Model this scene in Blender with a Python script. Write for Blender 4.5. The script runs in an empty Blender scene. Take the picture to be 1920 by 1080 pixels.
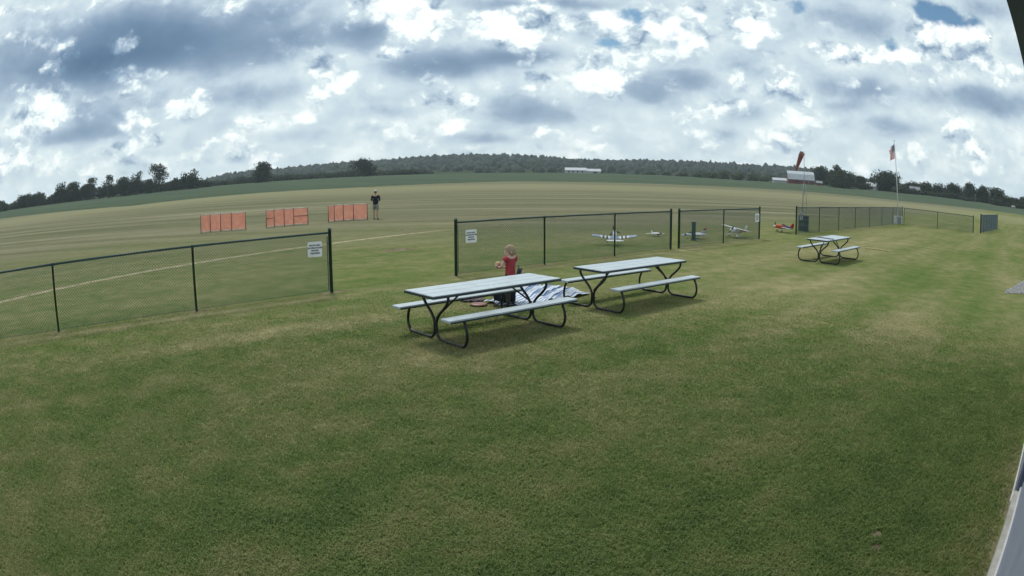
import bpy, math, random
import numpy as np
from mathutils import Vector, Matrix

R = math.radians
scene = bpy.context.scene
COL = scene.collection
rng = np.random.default_rng(7)
random.seed(7)

# ------------------------------------------------------------------ camera
CAM_H = 2.35
cam_data = bpy.data.cameras.new("camera")
cam = bpy.data.objects.new("camera", cam_data)
COL.objects.link(cam)
scene.camera = cam
cam.location = (0, 0, CAM_H)
cam.rotation_mode = 'XYZ'
_pitch, _roll = R(9.658), R(-0.1285)
cam.matrix_world = (Matrix.Translation((0, 0, CAM_H)) @ Matrix.Rotation(R(90) - _pitch, 4, 'X')
                    @ Matrix.Rotation(_roll, 4, 'Z'))
cam_data.type = 'PANO'                       # wide security lens with barrel distortion
cam_data.panorama_type = 'FISHEYE_LENS_POLYNOMIAL'
cam_data.sensor_width = 36.0
cam_data.fisheye_fov = R(180)
cam_data.fisheye_polynomial_k0 = 0.0
cam_data.fisheye_polynomial_k1 = -4.17902e-2
cam_data.fisheye_polynomial_k2 = -2.26405e-4
cam_data.fisheye_polynomial_k3 = 1.738e-5
cam_data.fisheye_polynomial_k4 = -1.1076e-6
cam_data.clip_start = 0.02
cam_data.clip_end = 6000

# ------------------------------------------------------------------ exposure
scene.render.engine = 'CYCLES'
scene.view_settings.view_transform = 'Standard'
scene.view_settings.look = 'None'
scene.view_settings.exposure = 0.6
scene.view_settings.gamma = 1.0
scene.view_settings.use_curve_mapping = False
scene.cycles.max_bounces = 5
scene.cycles.diffuse_bounces = 3
scene.cycles.glossy_bounces = 2
scene.cycles.transparent_max_bounces = 32
scene.cycles.volume_bounces = 1
scene.cycles.use_denoising = True
scene.cycles.use_adaptive_sampling = True
scene.cycles.adaptive_threshold = 0.02

# ------------------------------------------------------------------ sun, veiled by cloud
SUN_ELEV, SUN_AZ = 57.0, -22.0                # azimuth from +Y towards +X, ahead of the camera
sun_data = bpy.data.lights.new("sun", 'SUN')
sun_data.energy = 1.5
sun_data.angle = R(10)
sun_data.color = (1.0, 0.96, 0.9)
sun = bpy.data.objects.new("sun", sun_data)
COL.objects.link(sun)
_d = Vector((math.sin(R(SUN_AZ)) * math.cos(R(SUN_ELEV)), math.cos(R(SUN_AZ)) * math.cos(R(SUN_ELEV)), math.sin(R(SUN_ELEV))))
sun.rotation_euler = _d.to_track_quat('Z', 'Y').to_euler()
sun.location = _d * 60

# ------------------------------------------------------------------ node helpers
class NT:
    """small helper to write node trees compactly"""
    def __init__(self, tree):
        self.t = tree
    def n(self, kind, **kw):
        nd = self.t.nodes.new(kind)
        for k, v in kw.items():
            setattr(nd, k, v)
        return nd
    def put(self, sock, v):
        if isinstance(v, bpy.types.NodeSocket):
            self.t.links.new(v, sock)
        else:
            sock.default_value = v
    def math(self, op, a, b=None, c=None, clamp=False):
        nd = self.n('ShaderNodeMath', operation=op, use_clamp=clamp)
        for i, v in enumerate((a, b, c)):
            if v is not None:
                self.put(nd.inputs[i], v)
        return nd.outputs[0]
    def vec(self, op, a, b=None, c=None):
        nd = self.n('ShaderNodeVectorMath', operation=op)
        for i, v in enumerate((a, b, c)):
            if v is not None:
                self.put(nd.inputs[3] if (op == 'SCALE' and i == 1) else nd.inputs[i], v)
        return nd.outputs['Value'] if op in ('LENGTH', 'DOT_PRODUCT', 'DISTANCE') else nd.outputs[0]
    def sep(self, v):
        nd = self.n('ShaderNodeSeparateXYZ'); self.put(nd.inputs[0], v)
        return nd.outputs
    def comb(self, x, y, z):
        nd = self.n('ShaderNodeCombineXYZ')
        for i, v in enumerate((x, y, z)):
            self.put(nd.inputs[i], v)
        return nd.outputs[0]
    def noise(self, v, scale, detail=4, rough=0.5, dist=0.0, color=False, lac=2.0):
        nd = self.n('ShaderNodeTexNoise'); nd.noise_dimensions = '3D'
        self.put(nd.inputs['Vector'], v)
        nd.inputs['Scale'].default_value = scale
        nd.inputs['Detail'].default_value = detail
        nd.inputs['Roughness'].default_value = rough
        nd.inputs['Lacunarity'].default_value = lac
        nd.inputs['Distortion'].default_value = dist
        return nd.outputs['Color' if color else 'Fac']
    def rng(self, v, a, b, c=0.0, d=1.0, smooth=True):
        nd = self.n('ShaderNodeMapRange', interpolation_type='SMOOTHSTEP' if smooth else 'LINEAR')
        for i, x in enumerate((v, a, b, c, d)):
            self.put(nd.inputs[i], x)
        return nd.outputs[0]
    def mapping(self, v, loc=(0, 0, 0), rot=(0, 0, 0), scale=(1, 1, 1), kind='POINT'):
        nd = self.n('ShaderNodeMapping', vector_type=kind)
        self.put(nd.inputs['Vector'], v)
        nd.inputs['Location'].default_value = loc
        nd.inputs['Rotation'].default_value = rot
        nd.inputs['Scale'].default_value = scale
        return nd.outputs[0]
    def mix(self, f, a, b, mode='MIX'):
        nd = self.n('ShaderNodeMix', data_type='RGBA', blend_type=mode)
        self.put(nd.inputs[0], f)
        self.put(nd.inputs[6], a if isinstance(a, bpy.types.NodeSocket) else tuple(a) + (1,) * (4 - len(a)))
        self.put(nd.inputs[7], b if isinstance(b, bpy.types.NodeSocket) else tuple(b) + (1,) * (4 - len(b)))
        return nd.outputs[2]
    def ramp(self, f, stops, interp='LINEAR'):
        nd = self.n('ShaderNodeValToRGB'); self.put(nd.inputs[0], f)
        cr = nd.color_ramp; cr.interpolation = interp
        while len(cr.elements) < len(stops):
            cr.elements.new(0.5)
        for e, (p, c) in zip(cr.elements, stops):
            e.position = p
        for e, (p, c) in zip(cr.elements, stops):
            e.position = p; e.color = tuple(c) + (1,) * (4 - len(c))
        return nd.outputs[0]

def lin(r, g, b):
    f = lambda c: c / 12.92 if c <= 0.04045 else ((c + 0.055) / 1.055) ** 2.4
    return (f(r / 255), f(g / 255), f(b / 255))

# ------------------------------------------------------------------ sky: layered cumulus, each cloud at its own bearing and height
# (azimuth, elevation, half width, half height, tilt, brightness) in degrees
CLOUD_TABLE = [(-37.9,12.8,13.02,3.82,1,-0.5),(-37.1,11.1,8.39,1.97,-1,-0.14),(-22.7,13.3,9.42,3.44,1,-0.276),(-18.7,11.9,6.21,1.46,5,-0.129),
(-24.3,7.8,6.63,1.33,1,-0.243),(-37.2,6.8,6.11,1.98,-3,-0.26),(-43.4,5.6,8.88,0.72,-0,-0.24),(-26.2,5.7,2.49,1.12,-4,-0.106),
(-17.7,4,3.79,0.65,-3,-0.122),(-48.5,10,1.44,2.39,-7,-0.12),(-33.8,3.4,6.35,0.56,-2,-0.06),(-44.2,8.3,4.33,2.99,10,0.291),
(-42.7,7.4,2.61,1.41,-6,0.246),(-33.7,6.7,1.55,0.79,-22,0.336),(-29,7.1,1.97,1.99,-4,0.336),(-32.6,8.5,0.68,0.72,24,0.28),
(-32.5,4.3,2.73,0.79,-14,0.246),(-20.8,5.6,4.61,0.94,-0,0.291),(-15.7,9.2,2.46,2.57,29,0.381),(-17,6.9,1.52,1.64,-3,0.224),
(-21.3,3,4.29,0.75,2,0.202),(-24.7,2.2,7.52,0.58,-0,0.134),(-30,10.2,4.02,0.48,-4,0.157),(-36.8,9.1,5.64,0.43,-0,0.179),
(-42.7,3.8,8.94,1.08,1,0.112),(-47.8,18,6.06,0.65,-6,0.336),(-8.4,14.4,3.92,2.31,-1,0.616),(-13.1,15,1.66,1.58,41,0.504),
(2.4,13.4,6.86,1.57,-3,0.47),(-10.4,11,1.92,0.66,-2,0.47),(12,13.7,4.96,1.78,17,0.448),(10.2,10.6,1.54,2.2,31,0.448),
(6.9,9.1,3.4,2.39,-25,0.403),(13.5,10.7,2.34,1.05,17,0.336),(2.1,8.6,1.77,0.71,10,0.291),(-5.2,6.7,2.83,1.4,-11,0.291),
(-14.3,8.6,0.9,1.48,-2,0.336),(-6.4,3.9,2.45,1.29,19,0.246),(-0.4,2.2,8.18,0.64,-0,0.157),(3.6,6.6,0.53,0.58,31,0.314),
(3.2,3.6,3.51,0.82,5,0.157),(11,3.9,5.34,0.75,5,0.179),(12.4,5.1,2.98,0.76,2,0.179),(0,12.2,2.37,1.5,-0,0.336),
(-1.3,14.6,3.59,0.91,-0,0.224),(-5.7,9.7,7.17,1.33,2,-0.423),(1.9,10.3,4.39,0.86,8,-0.258),(-12.6,12.8,2.7,1.96,14,-0.294),
(1.9,5.7,6.17,1.6,-3,-0.274),(12,7.5,4.45,1.69,7,-0.274),(-2.2,3.3,3.65,0.51,-1,-0.198),(-10.1,5.7,3.14,0.65,-2,-0.152),
(-11.4,4.4,1.95,0.42,-2,-0.122),(1.9,15.3,7.28,0.69,0,-0.202),(6.6,12.6,2.13,1.46,-20,-0.202),(-6.4,12.1,3.48,1.16,4,-0.147),
(14.1,12.6,0.86,1.16,2,-0.129),(20.9,13.8,3.21,1.72,35,0.448),(16,12.4,1.96,2.71,2,0.403),(30.8,12,5.2,1.11,-1,0.403),
(29.8,9.6,1.73,0.89,4,0.291),(40.4,13.4,6.48,2.69,13,0.403),(42.6,15.3,3.57,1.13,6,0.336),(46.7,11.4,3.46,1.94,6,0.336),
(19.6,8.8,0.86,1,3,0.403),(16.7,6,2.1,0.97,22,0.381),(23.9,7.1,3.18,1.81,-11,0.269),(22.3,3.8,3.57,0.87,-2,0.291),
(41.7,5.2,2.77,1.69,-2,0.291),(35.2,7.5,2.75,1.27,-13,0.202),(38.4,9.6,2.19,0.83,5,0.224),(15.7,4,1.56,0.58,2,0.224),
(26.2,2.9,5.7,0.58,1,0.112),(43.9,3.3,4.51,1.19,-1,0.067),(16.3,8.4,2.75,1.42,2,-0.258),(20,6.2,2.64,1.31,3,-0.274),
(30.5,8.4,4.28,1.51,4,-0.304),(43.2,8.8,6.88,1.36,2,-0.334),(33.4,5.5,3.62,0.84,5,-0.258),(32.2,14.7,4.47,1.48,5,-0.184),
(29.3,6.7,2.15,0.61,4,-0.198),(46.8,17.5,3.65,1.04,6,-0.147),(38.6,11.4,1.15,1.35,5,-0.147),(21.6,10.5,4.02,1.34,3,-0.11),
(18.5,4,1.52,0.56,3,-0.152),(46.4,4.5,1.88,1.84,6,-0.106),(27,10.1,2.03,1.43,4,-0.038)]
GAP_TABLE = [(10.4,14.2,1.32,0.58,1,1),(8.6,11.4,1.48,0.53,-9,1),(13.8,12,0.82,1.04,17,0.5),(41.3,16.2,4.28,1.01,5,1.1),
(25.6,15.7,1.3,0.74,-17,1),(34.6,13,1.33,0.63,5,0.8),(23.1,16.2,1.27,0.4,3,0.9),(39.7,17.1,2.41,1.02,5,0.6)]

world = bpy.data.worlds.new("World")
scene.world = world
world.use_nodes = True
wt = world.node_tree
wt.nodes.clear()
N = NT(wt)
D = N.n('ShaderNodeTexCoord').outputs['Generated']
D = N.vec('NORMALIZE', D)
dx, dy, dz = N.sep(D)
AZ = N.math('MULTIPLY', N.math('ARCTAN2', dx, dy), 57.29578)
EL = N.math('MULTIPLY', N.math('ARCSINE', dz), 57.29578)
E3 = N.comb(dx, dy, N.math('MULTIPLY', dz, 1.3))
flat = N.rng(EL, 0.0, 12.0, 0.28, 1.0)
def warp(scale, detail, amp, rough=0.5, off=0.0):
    v = N.vec('ADD', E3, (off, off * .7, off * .3))
    w = N.vec('SCALE', N.vec('SUBTRACT', N.noise(v, scale, detail, rough, color=True), (.5, .5, .5)), amp)
    x, y, z = N.sep(w)
    return N.comb(x, N.math('MULTIPLY', y, flat), 0.0)
P0 = N.comb(AZ, EL, 0.0)
PW = N.vec('ADD', N.vec('ADD', P0, warp(6.0, 2, 2.6)), warp(20.0, 4, 2.6, 0.6, 3.0))
PS = N.vec('ADD', P0, warp(7.0, 3, 3.2, .5))
def blobs(table, src, soft_in=0.2, soft_out=1.45, start=0.0):
    acc = start
    for a, e, rx, ry, ro, w in table:
        if abs(ro) < 9:
            ln = N.vec('LENGTH', N.vec('MULTIPLY_ADD', src, (1 / rx, 1 / ry, 0), (-a / rx, -e / ry, 0)))
        else:
            ln = N.vec('LENGTH', N.mapping(src, (a, e, 0), (0, 0, R(ro)), (rx, ry, 1), 'TEXTURE'))
        acc = N.math('MULTIPLY_ADD', N.rng(ln, soft_out, soft_in), w, acc)
    return acc
bright = blobs([t for t in CLOUD_TABLE if t[5] > 0], PW, 0.35, 1.35)
dark = blobs([t for t in CLOUD_TABLE if t[5] < 0], PS, 0.1, 1.5)
gaps = blobs(GAP_TABLE, PW, 0.0, 1.6)
# vapour texture and lit billows (density now minus density a little towards the light, which comes from above)
v1 = N.vec('ADD', E3, (11.3, 2.1, 5.7))
fb = N.noise(v1, 8.0, 4, 0.5)
fine = N.noise(v1, 30.0, 3, 0.55)
wv = N.vec('ADD', v1, N.vec('SCALE', N.vec('SUBTRACT', N.noise(v1, 30.0, 3, .6, color=True), (.5, .5, .5)), 0.05))
def puff(v, scale):
    nd = N.n('ShaderNodeTexVoronoi', feature='SMOOTH_F1')
    N.put(nd.inputs['Vector'], v)
    nd.inputs['Scale'].default_value = scale
    nd.inputs['Detail'].default_value = 3.0
    nd.inputs['Roughness'].default_value = 0.55
    nd.inputs['Smoothness'].default_value = 0.25
    return nd.outputs['Distance']
pf = puff(wv, 13.0)
lit = N.math('SUBTRACT', puff(N.vec('ADD', wv, (0, 0, 0.022)), 13.0), pf)
far = N.noise(N.vec('MULTIPLY', E3, (1, 1, 2.0)), 15.0, 4, 0.5)
base = N.rng(EL, 0.0, 22.0, 0.70, 0.62)
soft = N.math('ADD', base, N.math('MULTIPLY_ADD', bright, 0.30, dark))
soft = N.math('MULTIPLY_ADD', N.math('SUBTRACT', fb, 0.5), N.rng(soft, .2, .6, .16, .45), soft)
soft = N.math('MULTIPLY_ADD', N.math('SUBTRACT', far, 0.5), N.rng(EL, 10.0, 2.0, 0.06, 0.26), soft)
wv2 = N.vec('ADD', N.vec('MULTIPLY', E3, (1, 1, 1.25)), N.vec('SCALE', N.vec('SUBTRACT', N.noise(v1, 12.0, 4, .55, color=True), (.5, .5, .5)), 0.11))
small = N.math('SUBTRACT', N.noise(wv2, 11.0, 4, .52), N.noise(N.vec('ADD', wv2, (0, 0, 0.045)), 11.0, 4, .52))
soft = N.math('MULTIPLY_ADD', small, N.rng(soft, .15, .55, .10, .48), soft)
cum = N.math('MULTIPLY_ADD', N.math('SUBTRACT', 0.45, pf), 0.5, N.math('MULTIPLY', bright, 1.15))
cum = N.math('MULTIPLY_ADD', N.math('SUBTRACT', fb, 0.5), 0.75, cum)
cum = N.math('MULTIPLY_ADD', dark, 0.22, N.math('MULTIPLY_ADD', small, 0.7, cum))
top = N.rng(cum, -0.30, 0.14)
tone = N.math('MULTIPLY_ADD', lit, 0.85, N.math('MULTIPLY_ADD', bright, 0.48, 0.69))
tone = N.math('MULTIPLY_ADD', N.math('SUBTRACT', 0.45, pf), 0.22, N.math('MULTIPLY_ADD', dark, .25, tone))
tone = N.math('MULTIPLY_ADD', N.math('SUBTRACT', fine, .5), 0.16, tone)
val = N.math('ADD', soft, N.math('MULTIPLY', top, N.math('SUBTRACT', tone, soft)))
cloud = N.ramp(val, [(0.0, lin(70, 98, 128)), (0.2, lin(106, 132, 158)), (0.4, lin(148, 168, 188)), (0.55, lin(184, 201, 213)),
                     (0.68, lin(204, 219, 224)), (0.8, lin(232, 241, 241)), (1.0, lin(252, 254, 254))])
sky = N.n('ShaderNodeTexSky', sky_type='NISHITA')
sky.sun_disc = False
sky.sun_elevation = R(SUN_ELEV)
sky.sun_rotation = R(SUN_AZ)
sky.altitude = 250
bg_sky = N.n('ShaderNodeBackground'); bg_sky.inputs[1].default_value = 0.055
wt.links.new(N.mix(1.0, sky.outputs[0], (0.75, 1.0, 1.05), 'MULTIPLY'), bg_sky.inputs[0])
bg_cloud = N.n('ShaderNodeBackground'); wt.links.new(cloud, bg_cloud.inputs[0])
bg_cloud.inputs[1].default_value = 0.77
cover = N.math('SUBTRACT', 1.0, N.rng(N.math('ADD', gaps, N.math('MULTIPLY', N.math('SUBTRACT', N.math('MULTIPLY_ADD', fine, .6, N.math('MULTIPLY', fb, .4)),   .5), 2.6)), 0.2, 1.05), clamp=True)
cover = N.math('MULTIPLY', cover, 0.97)
mixs = N.n('ShaderNodeMixShader')
wt.links.new(cover, mixs.inputs[0])
wt.links.new(bg_sky.outputs[0], mixs.inputs[1])
wt.links.new(bg_cloud.outputs[0], mixs.inputs[2])
out = N.n('ShaderNodeOutputWorld')
wt.links.new(mixs.outputs[0], out.inputs[0])
world.cycles.sampling_method = 'NONE'

# ------------------------------------------------------------------ mesh helpers
class MB:
    """collects shapes; build() links them as one mesh object"""
    def __init__(self):
        self.v, self.f, self.m, self.sm = [], [], [], []
    def add(self, verts, faces, mi=0, smooth=False):
        o = len(self.v)
        self.v += [tuple(map(float, p)) for p in verts]
        for f in faces:
            self.f.append(tuple(i + o for i in f)); self.m.append(mi); self.sm.append(smooth)
        return self
    def box(self, c, s, rz=0.0, mi=0, bev=0.0):
        """box centred at c, full size s; bev chamfers the vertical and top edges"""
        cx, cy, cz = c; a, b, h = s[0] / 2, s[1] / 2, s[2] / 2
        cr, sr = math.cos(rz), math.sin(rz)
        P = lambda x, y, z: (cx + x * cr - y * sr, cy + x * sr + y * cr, cz + z)
        if bev <= 0:
            v = [P(x, y, z) for z in (-h, h) for x, y in ((-a, -b), (a, -b), (a, b), (-a, b))]
            f = [(3, 2, 1, 0), (4, 5, 6, 7)] + [(i, (i + 1) % 4, 4 + (i + 1) % 4, 4 + i) for i in range(4)]
            return self.add(v, f, mi)
        rings = []
        def ring(a, b, q, z):
            pts = [(-a + q, -b), (a - q, -b), (a, -b + q), (a, b - q), (a - q, b), (-a + q, b), (-a, b - q), (-a, -b + q)]
            return [P(x, y, z) for x, y in pts]
        q = min(bev, a * .9, b * .9)
        hz = min(q, h * .9)
        rings = [ring(a - q * .6, b - q * .6, q * .5, -h), ring(a, b, q, -h + hz), ring(a, b, q, h - hz), ring(a - q * .6, b - q * .6, q * .5, h)]
        v = [p for r in rings for p in r]
        f = [tuple(range(7, -1, -1)), tuple(range(24, 32))]
        for k in range(3):
            f += [(k * 8 + i, k * 8 + (i + 1) % 8, k * 8 + 8 + (i + 1) % 8, k * 8 + 8 + i) for i in range(8)]
        return self.add(v, f, mi)
    def tube(self, pts, r, n=8, mi=0, cap=True, smooth=True):
        pts = [Vector(p) for p in pts]
        rs = r if isinstance(r, (list, tuple)) else [r] * len(pts)
        t0 = (pts[1] - pts[0]).normalized()
        up = Vector((0, 0, 1)) if abs(t0.z) < .9 else Vector((1, 0, 0))
        nrm = (up - t0 * up.dot(t0)).normalized()
        v = []
        for i, p in enumerate(pts):
            t = (pts[min(i + 1, len(pts) - 1)] - pts[max(i - 1, 0)]).normalized()
            nrm = (nrm - t * nrm.dot(t)).normalized()
            b = t.cross(nrm)
            for k in range(n):
                a = 2 * math.pi * k / n
                v.append(p + (nrm * math.cos(a) + b * math.sin(a)) * rs[i])
        f = [(i * n + k, i * n + (k + 1) % n, (i + 1) * n + (k + 1) % n, (i + 1) * n + k) for i in range(len(pts) - 1) for k in range(n)]
        self.add(v, f, mi, smooth)
        if cap:
            o = len(self.v) - len(v)
            self.f.append(tuple(o + k for k in range(n - 1, -1, -1))); self.m.append(mi); self.sm.append(False)
            self.f.append(tuple(o + (len(pts) - 1) * n + k for k in range(n))); self.m.append(mi); self.sm.append(False)
        return self
    def lathe(self, prof, c=(0, 0, 0), n=16, mi=0, sx=1.0, sy=1.0, smooth=True):
        """prof: (radius, z) from bottom to top"""
        v = [(c[0] + r * math.cos(2 * math.pi * k / n) * sx, c[1] + r * math.sin(2 * math.pi * k / n) * sy, c[2] + z) for r, z in prof for k in range(n)]
        f = [(i * n + k, i * n + (k + 1) % n, (i + 1) * n + (k + 1) % n, (i + 1) * n + k) for i in range(len(prof) - 1) for k in range(n)]
        f += [tuple(range(n - 1, -1, -1)), tuple((len(prof) - 1) * n + k for k in range(n))]
        return self.add(v, f, mi, smooth)
    def loft(self, secs, mi=0, cap=True, smooth=True):
        """secs: list of equally long point rings"""
        n = len(secs[0])
        v = [p for s in secs for p in s]
        f = [(i * n + k, i * n + (k + 1) % n, (i + 1) * n + (k + 1) % n, (i + 1) * n + k) for i in range(len(secs) - 1) for k in range(n)]
        if cap:
            f += [tuple(range(n - 1, -1, -1)), tuple((len(secs) - 1) * n + k for k in range(n))]
        return self.add(v, f, mi, smooth)
    def mesh(self, name, mats):
        me = bpy.data.meshes.new(name)
        me.from_pydata(self.v, [], self.f)
        for m in (mats if isinstance(mats, (list, tuple)) else [mats]):
            me.materials.append(m)
        me.polygons.foreach_set('material_index', self.m)
        me.polygons.foreach_set('use_smooth', self.sm)
        me.update()
        return me
    def build(self, name, mats, parent=None, loc=(0, 0, 0), rz=0.0):
        o = bpy.data.objects.new(name, self.mesh(name, mats))
        COL.objects.link(o)
        o.location = loc
        o.rotation_euler = (0, 0, rz)
        if parent is not None:
            o.parent = parent
        return o

def tag(o, label=None, cat=None, group=None, kind=None):
    for k, v in (('label', label), ('category', cat), ('group', group), ('kind', kind)):
        if v:
            o[k] = v
    return o

def thing(name, label, cat, loc=(0, 0, 0), rz=0.0, group=None):
    o = bpy.data.objects.new(name, None)
    o.empty_display_size = .2
    COL.objects.link(o)
    o.location = loc
    o.rotation_euler = (0, 0, rz)
    return tag(o, label, cat, group)

def copy_tree(o, parent=None):
    c = o.copy()
    COL.objects.link(c)
    if parent is not None:
        c.parent = parent
    for ch in o.children:
        copy_tree(ch, c)
    return c

def raw_mesh(name, verts, faces_flat, nper, mats, attrs=None, smooth=False):
    """fast mesh from numpy arrays, all faces with nper corners"""
    me = bpy.data.meshes.new(name)
    nv, nf = len(verts), len(faces_flat) // nper
    me.vertices.add(nv)
    me.vertices.foreach_set('co', np.asarray(verts, np.float32).ravel())
    me.loops.add(nf * nper)
    me.loops.foreach_set('vertex_index', np.asarray(faces_flat, np.int32))
    me.polygons.add(nf)
    me.polygons.foreach_set('loop_start', np.arange(0, nf * nper, nper, dtype=np.int32))
    try:
        me.polygons.foreach_set('loop_total', np.full(nf, nper, np.int32))
    except Exception:
        pass
    me.polygons.foreach_set('use_smooth', np.full(nf, smooth, bool))
    for m in (mats if isinstance(mats, (list, tuple)) else [mats]):
        me.materials.append(m)
    for k, a in (attrs or {}).items():
        at = me.attributes.new(k, 'FLOAT', 'POINT')
        at.data.foreach_set('value', np.asarray(a, np.float32))
    me.update()
    return me

# ------------------------------------------------------------------ materials
def new_mat(name):
    m = bpy.data.materials.new(name)
    m.use_nodes = True
    t = m.node_tree
    return m, NT(t), t.nodes['Principled BSDF']

def pm(name, col, rough=.6, metal=0.0, var=.18, scale=9.0, bump=0.0, spec=.4, grime=None, trans=0.0):
    """plain surface with grain, wear and a little relief"""
    m, n, b = new_mat(name)
    tc = n.n('ShaderNodeTexCoord').outputs['Object']
    f = n.noise(tc, scale, 6, .6)
    dark = tuple(c * (1 - var) for c in col); light = tuple(min(1, c * (1 + var)) for c in col)
    c = n.mix(n.rng(f, .3, .7), dark, light)
    if grime:
        g = n.noise(tc, scale * .35, 5, .65)
        c = n.mix(n.rng(g, .52, .72, 0, .6), c, grime)
    n.put(b.inputs['Base Color'], c)
    n.put(b.inputs['Roughness'], n.rng(f, .2, .8, max(.05, rough - .1), min(1, rough + .1)))
    b.inputs['Metallic'].default_value = metal
    b.inputs['Specular IOR Level'].default_value = spec
    if bump:
        bn = n.n('ShaderNodeBump'); bn.inputs['Strength'].default_value = bump; bn.inputs['Distance'].default_value = .01
        n.put(bn.inputs['Height'], n.noise(tc, scale * 5, 4, .6)); n.put(b.inputs['Normal'], bn.outputs[0])
    if trans:
        tr = n.n('ShaderNodeBsdfTranslucent'); n.put(tr.inputs[0], c)
        mx = n.n('ShaderNodeMixShader'); mx.inputs[0].default_value = trans
        n.t.links.new(b.outputs[0], mx.inputs[1]); n.t.links.new(tr.outputs[0], mx.inputs[2])
        n.t.links.new(mx.outputs[0], n.t.nodes['Material Output'].inputs[0])
    return m

# ------------------------------------------------------------------ ground
FA = np.array([-8.33, 9.12]); FD = np.array([.74405, .66812]); FN = np.array([-.66812, .74405])   # fence line and its far side
def interp(x, tab):
    xs = [t[0] for t in tab]; ys = [t[1] for t in tab]
    return np.interp(x, xs, ys)
EDGE_R = [(-180, 220), (-75, 220), (-48, 215), (-34, 140), (-22, 160), (-12, 185), (0, 235), (13, 240), (25, 235), (35, 210), (47, 250), (75, 240), (180, 220)]
EDGE_E = [(-180, -.5), (-48, -.55), (-34, -1.0), (-22, -.81), (-12, -.76), (0, -.54), (13, -.55), (25, -.56), (35, -.65), (47, -.46), (180, -.5)]
TREE_E = [(-180, 0), (-48, 0), (-34, -.1), (-22, .05), (-12, .13), (0, .17), (13, .16), (20, .0), (26, .06), (36, .06), (47, .1), (180, 0)]
def sstep(a, b, x):
    t = np.clip((x - a) / (b - a), 0, 1)
    return t * t * (3 - 2 * t)
def ground_z(az, r):
    """height of the land at bearing az (degrees) and range r"""
    az = np.asarray(az, float); r = np.asarray(r, float)
    rc = interp(az, EDGE_R); ec = interp(az, EDGE_E); eh = interp(az, TREE_E)
    zc = CAM_H + rc * np.tan(np.radians(ec))
    near = zc * sstep(60, rc, r)
    k = sstep(rc, 340.0, r)
    farz = CAM_H + np.maximum(r, rc) * np.tan(np.radians(ec + (eh - ec) * k))
    return np.where(r < rc, near, farz)
def polar(az, r):
    return r * math.sin(R(az)), r * math.cos(R(az))
def place(az, r):
    x, y = polar(az, r)
    return x, y, float(ground_z(az, r))

def polar_sheet(name, azs, rings, zfun, mat, kind, lift=0.0):
    """rings: function (az array, k) -> r, for k in range"""
    azs = np.asarray(azs, float)
    V = []
    for rf in rings:
        r = rf(azs)
        z = zfun(azs, r) + lift
        V.append(np.stack([r * np.sin(np.radians(azs)), r * np.cos(np.radians(azs)), z], 1))
    V = np.array(V); nr, na = V.shape[:2]
    idx = np.arange(nr * na).reshape(nr, na)
    q = np.stack([idx[:-1, 1:], idx[:-1, :-1], idx[1:, :-1], idx[1:, 1:]], -1).reshape(-1, 4)
    me = raw_mesh(name, V.reshape(-1, 3), q.ravel(), 4, mat, smooth=True)
    o = bpy.data.objects.new(name, me)
    COL.objects.link(o)
    return tag(o, kind=kind)

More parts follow.
